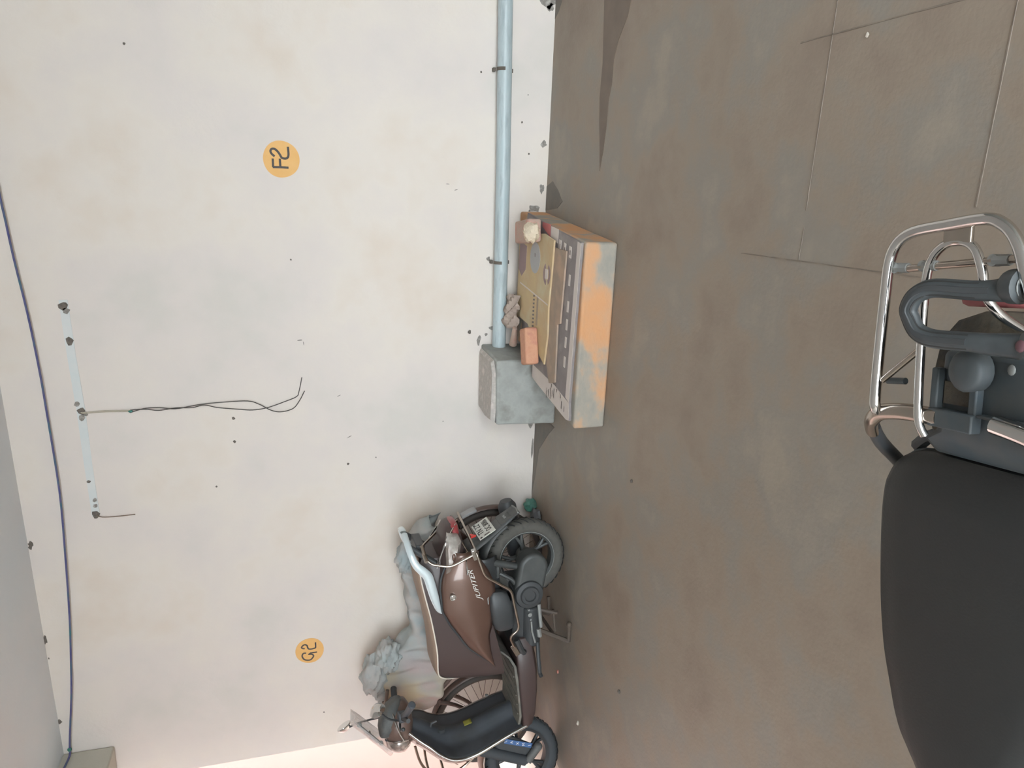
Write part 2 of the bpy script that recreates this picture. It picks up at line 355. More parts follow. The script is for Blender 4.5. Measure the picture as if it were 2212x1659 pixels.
fpoly('cement_smear', [(.02, 4.3), (-.12, 4.3), (-.1, 4.1), (-.06, 4.02), (0, 4.1), (.05, 4.2)], 'stain2')
fpoly('cement_smear', [(-1.36, 4.3), (-1.95, 4.3), (-1.8, 4.25), (-1.6, 4.2), (-1.45, 4.05), (-1.37, 3.95)], 'stain2')
for x, y, r, m, lb in ((-2.84, 3.65, .012, 'pebpink', 'tiny pinkish chip of grit on the floor under the scooter'), (-2.93, 3.3, .014, 'pebble', 'pale chip of grit on the floor in front of the scooter footboard'),
                   (-1.29, 2.9, .010, 'dark', 'dark speck of grit on the floor left of the plinth'), (-2.38, 2.84, .011, 'dark', 'dark speck of grit on the floor in front of the scooter'), (.43, 1.78, .007, 'pebble', 'pale speck of grit on the floor beside the chrome rack')):
    o = obj('grit_chip', G().ball((x, y, r * .3), (r, r * .8, r * .55), 8, 6, .3), m, org=(x, y, 0))
    tag(o, lb, 'grit')
# ================================================================ bay numbers
def disc(name, c, r, strokes, label, wd):
    root = thing(name, label, 'sign', (c[0], YW, c[1]))
    rim = [(r * (1 + .015 * math.sin(3 * a + c[0])) * math.cos(a), r * (1 + .012 * math.cos(2 * a)) * math.sin(a)) for a in [2 * PI * k / 48 for k in range(48)]]
    obj('painted_disc', G().prism(rim, lambda u, v, q: (u, -q, v), -.003, .002), 'disc', root, smooth=False)
    for nm, sts in strokes:
        g = G()
        for st in sts:
            g.tube([(x - c[0], -.002, z - c[1]) for x, z in st], wd, 8, spline=4 if len(st) > 4 else 0, flat=.12, up=(0, 1, 0))
        obj('numeral' if nm == '2' else 'letter', g, 'paint', root)
disc('bay_number', (.103, 1.502), .0945, [('F', [[(.061, 1.467), (.062, 1.504), (.061, 1.548)], [(.061, 1.546), (.105, 1.546)], [(.064, 1.509), (.106, 1.510)]]),
     ('2', [[(.116, 1.536), (.128, 1.55), (.142, 1.556), (.153, 1.549), (.154, 1.536), (.144, 1.522), (.128, 1.51), (.111, 1.5), (.107, 1.483), (.113, 1.47), (.13, 1.465), (.168, 1.467)]])],
     'orange painted disc reading F2 on the wall above the grey pipe', .0058)
disc('bay_number', (-2.899, 1.446), .0885, [('G', [[(-2.914, 1.468), (-2.913, 1.484), (-2.924, 1.492), (-2.939, 1.492), (-2.957, 1.482), (-2.966, 1.464), (-2.966, 1.442), (-2.949, 1.426), (-2.937, 1.424), (-2.927, 1.434), (-2.925, 1.454)], [(-2.927, 1.455), (-2.917, 1.441), (-2.916, 1.401)]]),
     ('2', [[(-2.88, 1.476), (-2.877, 1.488), (-2.868, 1.495), (-2.856, 1.486), (-2.852, 1.473), (-2.86, 1.461), (-2.874, 1.458), (-2.886, 1.451), (-2.889, 1.435), (-2.885, 1.413), (-2.879, 1.409), (-2.844, 1.409)]])],
     'orange painted disc reading G2 on the wall above the brown scooter', .0048)
# ================================================================ pipe
pr = thing('drain_pipe', 'long grey plastic pipe clamped low along the cream wall', 'pipe', (0, YW - .056, 0))
obj('pipe_body', G().tube([(3.69, 0, .325), (1.9, 0, .313), (1.0, 0, .308), (.1, 0, .288), (-.5, 0, .281), (-.975, 0, .277)], .041, 24, up=(0, 1, 0)), 'pipe', pr)
for x, z in ((.636, .3), (-.425, .282), (1.7, .311)):
    g = G().lathe([(.0415, -.009), (.0445, -.009), (.0445, .009), (.0415, .009)], (x, 0, z), 'x', 20, PI * .05, PI * .95, True)
    cl = obj('pipe_clamp', g, 'clamp', pr)
    for s in (1, -1):
        obj('clamp_tab', G().box((x, .040, z + s * .05), (.02, .028, .016)), 'clamp', cl, bev=.002)
# ================================================================ concrete block
br = thing('concrete_block', 'grey cement anchor block at the foot of the wall, swallowing the pipe end', 'block', (-1.15, 4.1, 0))
o = (-1.15, 4.1, 0)
def loc3(pts): return [(a - o[0], b - o[1], c) for a, b, c in pts]
f0 = loc3([(-1.345, 3.95, 0), (-.952, 3.95, 0), (-.952, 3.95, .372), (-1.335, 3.95, .36)])
f1 = loc3([(-1.35, YW, 0), (-.925, YW, 0), (-.925, YW, .375), (-1.345, YW, .365)])
obj('block_body', G().add(f0 + f1, [(0, 1, 2, 3), (4, 7, 6, 5), (0, 4, 5, 1), (1, 5, 6, 2), (2, 6, 7, 3), (3, 7, 4, 0)]), 'conc', br, bev=.012, bseg=3)
top = [(-.955, 4.0), (-.95, 4.29), (-1.02, 4.298), (-1.33, 4.298), (-1.335, 4.1), (-1.325, 3.972), (-1.2, 3.966), (-1.02, 3.97)]
top = [(a - o[0], b - o[1]) for a, b in top]
g = G(); rows = []
for h, k in ((.362, 1.0), (.375, .99), (.389, .9)):
    rows.append([(a * k + random.uniform(-.006, .006), b * k + random.uniform(-.004, .004) if k < 1 else b, h + random.uniform(-.003, .003)) for a, b in top])
g.loft(rows)
obj('broken_top', g, 'brokenc', br, ang=20)
# ================================================================ plinth with cardboard and bricks
pl = [(-1.143, 3.252), (-.228, 3.244), (-.128, 4.285), (-.90, 4.285), (-.90, 3.93), (-1.05, 3.93)]
o = obj('cement_plinth', G().prism(pl, lambda u, v, q: (u, v, q), 0, .163), 'plinth', org=(-.62, 3.75, 0), bev=.012, bseg=3)
tag(o, 'low grey cement plinth smeared with orange paint against the wall', 'plinth')
def sheet(name, pts, z, th, m, label, cat='cardboard', bend=None):
    c = (sum(p[0] for p in pts) / len(pts), sum(p[1] for p in pts) / len(pts), z)
    r = thing(name, label, cat, c)
    q = obj('panel', G().prism([(a - c[0], b - c[1]) for a, b in pts], lambda u, v, h: (u, v, h), 0, th), m, r, smooth=False)
    return r, c
# large printed carton, flattened
Z0 = .1645
pts = [(-.232, 3.266), (-.166, 3.842), (-.13, 4.1), (-.88, 4.12), (-.9, 3.92), (-1.035, 3.89), (-1.048, 3.83), (-1.118, 3.33), (-1.112, 3.29), (-1.085, 3.285), (-1.02, 3.30)]
cr, cc = sheet('flattened_carton', pts, Z0, .012, 'card', 'large flattened printed carton with white rim lying on the cement plinth', 'carton')
def cprint(nm, pts, m, z=.0125, par=cr, c=cc):
    return obj(nm, G().prism([(a - c[0], b - c[1]) for a, b in pts], lambda u, v, h: (u, v, h), z - .001, z + .0008), m, par, smooth=False)
cprint('white_rim', [(-1.02, 3.302), (-.236, 3.268), (-.230, 3.312), (-1.005, 3.352)], 'cardw')
cprint('white_margin', [(-1.022, 3.303), (-1.085, 3.288), (-1.11, 3.292), (-1.116, 3.33), (-1.046, 3.83), (-1.035, 3.885), (-.96, 3.885), (-.985, 3.53)], 'cardw')
for (a, b, wd, h) in ((-.262, 3.40, .055, .03), (-.252, 3.475, .06, .03), (-.242, 3.545, .055, .03)):
    q = cprint('label_box', [(a - wd, b - h / 2), (a, b - h / 2), (a + .004, b + h / 2), (a - wd + .004, b + h / 2)], 'cardw', .0132)
    obj('label_mark', G().prism([(a - cc[0] - wd * .7, b - cc[1] - h * .2), (a - cc[0] - wd * .3, b - cc[1] - h * .2), (a - cc[0] - wd * .3, b - cc[1] + h * .15), (a - cc[0] - wd * .7, b - cc[1] + h * .15)], lambda u, v, h_: (u, v, h_), .0135, .0146), 'ink', q, smooth=False)
cprint('red_stripe', [(-.236, 3.70), (-.172, 3.70), (-.166, 3.83), (-.19, 3.83)], 'redp')
cprint('pale_panel', [(-.26, 3.58), (-.19, 3.58), (-.18, 3.69), (-.24, 3.69)], 'cardw')
for x in (-.45, -.58, -.67, -.76, -.86):
    cprint('printed_word', [(x, 3.375 - x * .01), (x + .055, 3.372 - x * .01), (x + .055, 3.395 - x * .01), (x, 3.398 - x * .01)], 'cardw')
for i, (x, y, l) in enumerate(((-1.03, 3.52, .05), (-1.038, 3.545, .035), (-1.045, 3.57, .06), (-1.05, 3.6, .04), (-1.058, 3.63, .055), (-1.005, 3.48, .02), (-1.02, 3.42, .02), (-1.06, 3.40, .04), (-1.07, 3.36, .03), (-1.0, 3.56, .02))):
    cprint('barcode_bar', [(x - l / 2, y - .004), (x + l / 2, y - .004), (x + l / 2, y + .004), (x - l / 2, y + .004)], 'ink')
# brown strip and yellow board
sheet('brown_card_strip', [(-.285, 3.43), (-.65, 3.462), (-.66, 3.50), (-.965, 3.492), (-.99, 3.578), (-.9, 3.63), (-.6, 3.66), (-.28, 3.66)], .1785, .009, 'cardb', 'plain brown cardboard strip between the printed carton and the yellow sheet', 'cardboard')
yr, yc = sheet('yellow_card_sheet', [(-.222, 3.745), (-.246, 3.585), (-.42, 3.60), (-.595, 3.622), (-.735, 3.614), (-.905, 3.645), (-.86, 3.76), (-.74, 3.95), (-.72, 4.18), (-.52, 4.17), (-.30, 4.165), (-.24, 4.0)], .188, .009, 'cardy', 'yellowish brown cardboard sheet with a faded ring print lying on top', 'cardboard')
def yprint(nm, pts, m, z=.0095): return cprint(nm, pts, m, z, yr, yc)
yprint('purple_print', [(-.29, 4.15), (-.45, 4.16), (-.485, 4.10), (-.44, 4.03), (-.31, 4.02)], 'prpl')
yprint('oval_print', [(-.36 + .085 * math.cos(2 * PI * k / 16), 3.87 + .085 * math.sin(2 * PI * k / 16)) for k in range(16)], 'blug')
yprint('small_mark', [(-.335, 3.865), (-.355, 3.862), (-.355, 3.872), (-.335, 3.875)], 'ink', .0105)
for a0, a1 in ((.15, .95), (1.15, 1.85)):
    n = 10; ring = [(-.425 + .058 * math.cos(PI * (a0 + (a1 - a0) * k / n)), 3.668 + .055 * math.sin(PI * (a0 + (a1 - a0) * k / n))) for k in range(n + 1)]
    ring += [(-.425 + .036 * math.cos(PI * (a0 + (a1 - a0) * k / n)), 3.668 + .034 * math.sin(PI * (a0 + (a1 - a0) * k / n))) for k in range(n, -1, -1)]
    yprint('ring_print', ring, 'prpl')
yprint('pale_square', [(-.40, 3.65), (-.45, 3.65), (-.45, 3.69), (-.40, 3.69)], 'cardw', .0105)
for y, x0, x1 in ((3.80, -.56, -.72), (3.785, -.57, -.72)):
    yprint('printed_line', [(x0, y), (x1, y), (x1, y + .004), (x0, y + .004)], 'ink')
for k in range(9):
    x = -.56 - k * .021
    yprint('printed_letter', [(x, 3.845), (x - .010, 3.845), (x - .013, 3.870), (x - .004, 3.872)], 'ink')
yprint('crease', [(-.53, 4.12), (-.585, 3.63), (-.578, 3.63), (-.522, 4.12)], 'cardw', .0092)
# bricks
def brick(name, c, d, rz, tilt, m, label, mort=None):
    r = thing(name, label, 'brick', c, rz)
    o = obj('brick_body', G().box((0, 0, d[2] / 2), d, Matrix.Rotation(tilt, 3, 'Y')), m, r, bev=.012, bseg=3)
    if mort:
        g = G().ball(mort[0], mort[1], 14, 9, .35); obj('mortar_lump', g, 'mortar', r, ang=15)
brick('clay_brick', (-.222, 3.90, .199), (.12, .24, .075), .12, 0, 'brickp', 'pinkish clay brick with a lump of cream mortar at the plinth corner', ((-.01, -.115, .055), (.055, .06, .04)))
brick('clay_brick', (-.835, 3.79, .198), (.2, .1, .075), .3, 0, 'bricko', 'orange clay brick lying on the yellow cardboard beside the cement block')
# crumpled paper and stick beside pipe end
g = G().grid(10, 6, lambda u, v: (-.60 - u * .20, 4.19 - v * .10 + .012 * math.sin(9 * u + 3 * v), .212 + .06 * (1 - v) * (.4 + .6 * math.sin(2.2 * u)) + .012 * math.sin(17 * u + 11 * v)))
o = obj('crumpled_paper', g, 'paper', org=(-.72, 4.14, .19), solid=.003, ang=20); tag(o, 'crumpled brown paper wedged between the plinth and the pipe', 'paper')
g = G().tube([(-.79, 4.10, .225), (-.85, 4.12, .222), (-.90, 4.14, .221)], [.014, .019, .023], 12)
o = obj('wooden_stick', g, 'brickp', org=(-.75, 4.2, .2)); tag(o, 'short round pinkish stick end lying against the cement block', 'stick')
# ================================================================ wires and cord
wr_ = thing('hanging_wire', 'pair of thin black wires hanging from the middle wall outlet', 'wire', (-1.25, YW, 2.57))
def wl(pts, off=.012): return [(x + 1.25, -off, z - 2.57) for x, z in pts]
obj('beige_lead', G().tube(wl([(-1.25, 2.582), (-1.257, 2.567), (-1.254, 2.461), (-1.258, 2.341)], .01), .0022, 6, 5).tube(wl([(-1.25, 2.582), (-1.250, 2.56), (-1.246, 2.461), (-1.25, 2.341)], .012), .0022, 6, 5), 'wirew', wr_)
obj('green_tape', G().ball((-.006, -.012, -.229), (.008, .006, .012), 8, 6), 'gtape', wr_)
WB = [(-1.249, 2.343), (-1.248, 2.268), (-1.258, 2.201), (-1.248, 2.115), (-1.25, 2.029), (-1.238, 1.968), (-1.256, 1.899), (-1.271, 1.793), (-1.28, 1.712), (-1.269, 1.63), (-1.238, 1.536), (-1.211, 1.47), (-1.181, 1.455), (-1.097, 1.436)]
WC = [(-1.263, 2.344), (-1.243, 2.275), (-1.241, 2.2), (-1.252, 2.115), (-1.237, 2.02), (-1.229, 1.95), (-1.225, 1.861), (-1.224, 1.736), (-1.247, 1.674), (-1.285, 1.612), (-1.297, 1.557), (-1.28, 1.491), (-1.232, 1.452), (-1.177, 1.424)]
obj('black_lead', G().tube(wl(WB, .010), .0026, 6, 5), 'wire', wr_); obj('black_lead', G().tube(wl(WC, .014), .0026, 6, 5), 'wire', wr_)
o = obj('stiff_wire', G().tube([(-1.852, YW - .004, 2.562), (-1.864, YW - .012, 2.535), (-1.863, YW - .02, 2.458), (-1.857, YW - .026, 2.365)], .0028, 6, 4), 'stick', org=(-1.85, YW, 2.56))
tag(o, 'short stiff brown wire poking down from the left end outlet', 'wire')
BL = [(3.69, 2.93), (2.4, 2.90), (1.2, 2.875), (.55, 2.86), (.2, 2.838), (-.135, 2.819), (-.234, 2.811), (-.436, 2.795), (-.716, 2.766), (-1.008, 2.746), (-1.234, 2.737), (-1.682, 2.724), (-2.069, 2.735), (-2.444, 2.752), (-2.712, 2.772), (-2.957, 2.794), (-3.238, 2.83), (-3.33, 2.84)]
rp = thing('blue_cord', 'thin blue cord sagging along the wall just below the ceiling', 'cord', (-1.5, YW - .03, 2.74))
obj('cord_line', G().tube([(x + 1.5, 0, z - 2.74) for x, z in BL], .0052, 8, 4), 'rope', rp)
obj('cord_tail', G().tube([(-1.83, 0, .10), (-1.862, -.02, .10), (-1.867, -.15, .11), (-1.866, -.5, .125)], .006, 8, 4), 'rope', rp)
obj('cord_knot', G().ball((-1.83, 0, .10), (.014, .012, .012), 8, 6, .3), 'gtape', rp)
# green bag on the floor
g = G().ball((-1.985, 4.215, .035), (.045, .05, .04), 12, 8, .35)
o = obj('plastic_bag', g, 'bag', org=(-1.985, 4.215, 0), ang=18); tag(o, 'small crumpled green plastic bag on the floor by the bicycle wheel', 'bag')
g = G().ball((-2.03, 4.11, .03), (.07, .055, .032), 12, 8, .35)
o = obj('plastic_bag', g, 'bagd', org=(-2.03, 4.11, 0), ang=18); tag(o, 'dark grey crumpled bag on the floor behind the scooter tyre', 'bag')
# ================================================================ scooter (local: x forward, y to its left side, z up)
sc = thing('scooter', 'brown scooter parked beside the wall under the G2 number, with chrome guard rails', 'scooter', (-2.0604, 3.6946, 0), math.radians(184.5))
FX = 1.285
def wheel(nm, cx, steer, rim_m, spokes, wd=.048, tm='tyre'):
    R = Matrix.Rotation(steer, 3, 'Z')
    def X(p): return R @ p + Vector((cx, 0, .233))
    prof = [(.160, -.034), (.168, -.043), (.185, -.048), (.205, -.046), (.220, -.036), (.229, -.02), (.232, 0), (.229, .02), (.220, .036), (.205, .046), (.185, .048), (.168, .043), (.160, .034)]
    t = obj(nm, G().lathe([(r, h * wd / .048) for r, h in prof], n=56, closed_prof=True).xf(X), tm, sc)
    g = G()
    for s in (1, -1):
        for k in range(34):
            a = 2 * PI * (k + .25 * s) / 34
            pts = []
            for j in range(4):
                aa = a + j * .05; h = s * (.006 + j * .011); rr = .2327 - .9 * (h / .048) ** 2 * .013 - (.004 if j == 3 else 0)
                pts.append((rr * math.cos(aa), h, rr * math.sin(aa)))
            g.tube(pts, .0032, 4)
    tag(obj('tread_groove', g.xf(X), 'black', t), kind='stuff')
    g = G().lathe([(.166, -.042), (.158, -.036), (.150, -.03), (.146, 0), (.150, .03), (.158, .036), (.166, .042), (.160, .03), (.157, 0), (.160, -.03)], n=48, closed_prof=True)
    g.lathe([(.0, -.05), (.045, -.045), (.052, -.02), (.052, .02), (.045, .045), (0, .05)], n=24)
    for k in range(spokes):
        a = 2 * PI * k / spokes + .3; ca, sa = math.cos(a), math.sin(a)
        for d in (-.14, .14):
            g.tube([(.04 * ca, 0, .04 * sa), (.09 * ca, .012, .09 * sa), (.152 * math.cos(a + d), .006, .152 * math.sin(a + d))], [.016, .012, .010], 8, flat=1.3, up=(0, 1, 0))
    obj('alloy_rim', g.xf(X), rim_m, sc)
    if rim_m == 'alloy': obj('rim_lip', G().tube([(.163 * math.cos(a), .041, .163 * math.sin(a)) for a in [2 * PI * k / 48 for k in range(48)]], .0022, 6, closed=True).xf(X), 'steelw', t)
    return X
wheel('rear_tyre', 0, 0, 'alloy', 5)
XF = wheel('front_tyre', FX, math.radians(12), 'blackp', 5, .044, 'tyred')
# power unit
g = G()
cap = [(.085 * math.cos(a), .235 + .085 * math.sin(a)) for a in [PI / 2 + PI * k / 12 for k in range(13)]] + [(.15 + .085 * math.cos(a), .262 + .085 * math.sin(a)) for a in [-PI / 2 + PI * k / 12 for k in range(13)]]
obj('transmission_case', G().prism(cap, lambda u, v, q: (u, q, v), .07, .175), 'alloy', sc, bev=.02, bseg=4)
g = G().lathe([(0, .192), (.03, .192), (.034, .200), (.05, .200), (.056, .190), (.078, .186), (.084, .172), (.084, .16)], (.15, 0, .262), n=36)
obj('transmission_cover', g, 'blackp', sc)
g = G().lathe([(0, .150), (.04, .15), (.062, .14), (.072, .11), (.074, .06)], (-.005, 0, .235), n=32); obj('hub_cover', g, 'alloy', sc)
obj('engine_block', G().box((.30, .02, .262), (.36, .25, .17)).tube([(.24, .12, .235), (.48, .12, .235)], .055, 14).tube([(.2, .1, .36), (.34, .1, .33)], .04, 10), 'blackp', sc, bev=.02)
g = G()
for x, z in ((.275, .255), (.245, .262), (.305, .25)): g.lathe([(0, .178), (.012 if x == .275 else .006, .178), (.012 if x == .275 else .006, .165)], (x, 0, z), n=12)
obj('cover_bolt', g, 'steelw', sc)
obj('kick_lever', G().tube([(.31, .185, .25), (.37, .19, .245), (.44, .19, .225)], .006, 8), 'steelw', sc)
sec = []
for x, hw, hh, zc in ((.105, .02, .03, .45), (.125, .035, .055, .445), (.2, .045, .066, .43), (.29, .045, .064, .415), (.325, .035, .05, .41), (.34, .02, .03, .41)):
    sec.append(sup(x, .175, zc, hw, hh, 20, .5))
obj('air_filter_box', G().loft(sec), 'blackp', sc)
obj('filter_trim', G().tube([(.115, .195, .50), (.13, .205, .51), (.16, .21, .508)], .003, 6), 'steelw', sc)
g = G().tube([(-.05, .12, .50), (.0, .11, .33), (.01, .10, .25)], .02, 10).box((.02, .1, .47), (.07, .05, .09)).tube([(.03, .12, .42), (.06, .14, .36), (.10, .13, .33)], .012, 8)
obj('suspension_unit', g, 'alloy', sc)
# rear inner guard, plate carrier and mud flap
g = G().grid(10, 6, lambda u, v: (-.09 - .15 * u - .03 * u * u, (v - .5) * (.2 - .08 * u), .60 - .26 * u - .02 * (2 * v - 1) ** 2))
obj('rear_mudguard', g, 'dustp', sc, solid=.008)
g = G().lathe([(.250, -.07), (.262, -.05), (.266, 0), (.262, .05), (.250, .07)], (0, 0, .235), n=24, a0=math.radians(35), a1=math.radians(150)); obj('inner_guard', g, 'dustp', sc, solid=.006)
g = G().grid(8, 6, lambda u, v: (-.08 + .22 * u, .115 + .05 * math.sin(PI * v) * (1 - u), .60 - .16 * v - .03 * u)); obj('side_inner_cover', g, 'blackp', sc, solid=.006)
# number plate
pc = Vector((-.196, -.0, .485)); px = Vector((0, -1, 0)); pu = Vector((.52, 0, .85)).normalized(); pn = px.cross(pu)
Mp = Matrix(((px.x, pu.x, pn.x, pc.x), (px.y, pu.y, pn.y, pc.y), (px.z, pu.z, pn.z, pc.z), (0, 0, 0, 1)))
npz = obj('number_plate', G().box((0, 0, 0), (.205, .105, .004)).xf(lambda p: Mp @ p), 'plate', sc, bev=.002)
text('plate_lettering', 'TN 22', .052, 'black', npz, Mp @ Matrix.Translation((.012, .025, .0026)), width=1.0)
text('plate_lettering', 'DC 8086', .050, 'black', npz, Mp @ Matrix.Translation((.012, -.024, .0026)), width=.78)
obj('plate_sticker', G().box((-.085, .0, .0024), (.012, .035, .001)).xf(lambda p: Mp @ p), 'ink', npz)
for x in (-.088, .088): obj('plate_screw', G().lathe([(0, .004), (.006, .0038), (.008, .002)], (x, .038, 0), 'z', 10).xf(lambda p: Mp @ p), 'black', npz)
fc = Vector((-.262, .0, .345)); Mf = Matrix(((px.x, pu.x, pn.x, fc.x), (px.y, pu.y, pn.y, fc.y), (px.z, pu.z, pn.z, fc.z), (0, 0, 0, 1)))
obj('mud_flap', G().box((0, 0, 0), (.13, .13, .006)).xf(lambda p: Mf @ p), 'dustp', sc, bev=.015)
g = G()
for k in range(5): g.box((-.02 + k * .009, .02, .0045), (.006, .016, .001))
obj('flap_print', g.xf(lambda p: Mf @ p), 'steelw', sc)
obj('flap_edge', G().tube([(-.06, -.055, .004), (0, -.063, .004), (.06, -.055, .004)], .005, 8).xf(lambda p: Mf @ p), 'steelw', sc)
obj('reflector', G().add([(x_, y_, z_) for x_ in (-.190, -.180) for y_, z_ in ((.045, .575), (.09, .578), (.068, .545))], [(0, 1, 2), (5, 4, 3), (0, 3, 4, 1), (1, 4, 5, 2), (2, 5, 3, 0)]), 'redb', sc)
obj('exhaust', G().tube([(.3, -.12, .22), (.15, -.15, .2), (.05, -.155, .22)], .02, 10, 3).tube([(.08, -.155, .225), (.03, -.16, .235), (-.26, -.165, .30), (-.29, -.165, .306)], [.035, .055, .055, .035], 18), 'blackp', sc)
# body: dark core, painted side panels, tail
PIP = [(-.08, .872), (-.012, .868), (.107, .845), (.237, .814), (.367, .790), (.467, .777), (.566, .773), (.61, .757), (.64, .715), (.652, .66)]
PW = [(-.08, .10), (-.012, .128), (.107, .142), (.237, .145), (.45, .142), (.566, .134), (.61, .12), (.64, .10), (.652, .085)]
BOT = [(-.08, .70), (.0, .62), (.1, .52), (.3, .47), (.45, .43), (.56, .40), (.655, .38)]
BW = [(-.08, .12), (.1, .16), (.4, .16), (.55, .15), (.655, .11)]
sec = []
for x in (-.1, -.06, 0, .1, .2, .3, .4, .48, .55, .59, .62, .642, .654):
    zt = lerp(PIP, x) - (.0 if x > -.09 else .02); zb = lerp(BOT, x); wt = lerp(PW, x) - .004; wbm = lerp(BW, x); L = []
    for k in range(9):
        v = k / 8; L.append((x, wt + (wbm - wt) * v + .012 * math.sin(PI * v), zt + (zb - zt) * v))
    sec.append(L + [(p[0], -p[1], p[2]) for p in L[::-1]])
obj('seat_side', G().loft(sec), 'maroon', sc, ang=50)
sec = []
for x, cz in ((-.095, .004), (-.07, .018), (-.02, .026), (.1, .028), (.25, .024), (.4, .022), (.5, .022), (.565, .02), (.605, .016), (.63, .012), (.645, .008)):
    zt = lerp(PIP, x); wt = lerp(PW, x) - .001; L = []
    for k in range(13):
        a = PI * k / 12; L.append((x, wt * math.copysign(abs(math.cos(a)) ** .6, math.cos(a)), zt + .001 + cz * abs(math.sin(a)) ** .7))
    L.append((x, 0, zt - .02)); sec.append(L)
obj('seat', G().loft(sec), 'seatt', sc, ang=50)
for s in (1, -1):
    obj('seat_piping', G().tube([(x, s * lerp(PW, x), z) for x, z in PIP], .0038, 8, 3), 'piping', sc)
UP = [(-.14, .70), (-.026, .757), (.037, .77), (.11, .764), (.184, .757), (.264, .715), (.412, .616), (.485, .537), (.542, .464)]
LO = [(-.14, .585), (-.119, .571), (-.094, .548), (-.024, .502), (.061, .466), (.113, .462), (.161, .485), (.237, .475), (.30, .478), (.369, .495), (.462, .482), (.542, .462)]
BS = [(-.14, .150), (0, .178), (.2, .188), (.4, .182), (.542, .168)]
XS = [-.14, -.119, -.09, -.055, -.02, .02, .06, .1, .14, .18, .22, .264, .31, .36, .412, .45, .485, .515, .542]
for s in (1, -1):
    g = G().grid(len(XS) - 1, 10, lambda u, v: (XS[round(u * (len(XS) - 1))], s * (lerp(BS, XS[round(u * (len(XS) - 1))]) + .034 * math.sin(PI * min(1, v * 1.0)) ** .8), lerp(UP, XS[round(u * (len(XS) - 1))]) * (1 - v) + lerp(LO, XS[round(u * (len(XS) - 1))]) * v))
    p = obj('side_panel', g, 'brown', sc, ang=60, solid=.006)
    obj('panel_edge', G().tube([(x, s * (lerp(BS, x) + .004), lerp(UP, x) + .002) for x in XS], .006, 8, 2), 'blackp', sc)
    if s == 1:
        a = Vector((.150, .228, .551)); b = Vector((-.085, .214, .622))
        text('chrome_lettering', 'JUPITER', .036, 'badge', p, frame((a + b) / 2, b - a, (0, -.25, 1)), .0015, 1.45, .45)
        obj('lettering_bar', G().tube([(-.03, .224, .628), (-.11, .19, .63), (-.135, .16, .622)], .004, 6), 'chrome', p)
        obj('lock_emblem', G().lathe([(0, .222), (.007, .222), (.008, .218), (.012, .218), (.014, .222), (.017, .222), (.019, .21)], (.091, 0, .707), n=20), 'chrome', p)
sec = []
for x, hw, zb, zt in ((-.262, .055, .652, .70), (-.245, .085, .640, .722), (-.2, .115, .628, .74), (-.15, .140, .612, .752), (-.1, .158, .60, .765), (-.03, .168, .59, .78), (.03, .165, .60, .78)):
    sec.append(sup(x, 0, (zb + zt) / 2, hw, (zt - zb) / 2, 24, .62))
obj('tail_cowl', G().loft(sec), 'maroon', sc, ang=50)
sec = []
for x, hw, zb, zt in ((-.268, .048, .654, .684), (-.256, .080, .646, .694), (-.225, .102, .641, .698), (-.19, .112, .643, .696)):
    sec.append(sup(x, 0, (zb + zt) / 2, hw, (zt - zb) / 2, 20, .6))
tl = obj('tail_lamp', G().loft(sec), 'red', sc, ang=50)
for s in (1, -1):
    P = [(-.232, .098, .716), (-.226, .102, .66), (-.19, .128, .645), (-.13, .157, .662), (-.045, .180, .715), (-.035, .182, .738), (-.10, .162, .735), (-.17, .132, .732)]
    C = Vector((0, 0, 0))
    for q in P: C += Vector(q) / len(P)
    g = G(); out = [(x, s * (y + .010), z) for x, y, z in P]; inn = [(x, s * (y - .02), z) for x, y, z in P]
    mid = [tuple(Vector((x, s * (y + .022), z)).lerp(Vector((C.x, s * (C.y + .026), C.z)), .35)) for x, y, z in P]
    n = len(P); vs = inn + out + mid
    g.add(vs, [(i, (i + 1) % n, n + (i + 1) % n, n + i) for i in range(n)] + [(n + i, n + (i + 1) % n, 2 * n + (i + 1) % n, 2 * n + i) for i in range(n)] + [tuple(2 * n + i for i in range(n))])
    ind = obj('turn_signal', g, 'lens', sc, ang=25)
    obj('signal_bulb', G().ball((-.12, s * .183, .695), (.022, .008, .010), 10, 6), 'brown', ind)
    obj('lamp_trim', G().tube([(-.262, s * .062, .660), (-.225, s * .105, .700), (-.17, s * .13, .735), (-.10, s * .155, .770), (-.06, s * .165, .785)], .0045, 8, 4), 'chrome', sc)
# grab rail
gp = [(.195, .176, .758), (.163, .186, .780), (.09, .190, .803), (.02, .188, .822), (-.03, .186, .838), (-.065, .185, .868), (-.10, .183, .900), (-.15, .170, .922), (-.195, .12, .935), (-.215, .05, .938)]
gr_ = [.006, .016, .024, .026, .026, .024, .020, .018, .017, .017]
gpp = gp + [(x, -y, z) for x, y, z in gp[::-1]]
obj('grab_rail', G().tube(gpp, gr_ + gr_[::-1], 12, 4, flat=.55, up=(0, 1, 0)), 'silver', sc)
obj('rail_mount', G().tube([(-.07, .12, .78), (-.17, .10, .925)], .018, 10).tube([(-.07, -.12, .78), (-.17, -.10, .925)], .018, 10).box((-.14, 0, .86), (.06, .18, .05)), 'blackp', sc, bev=.008)
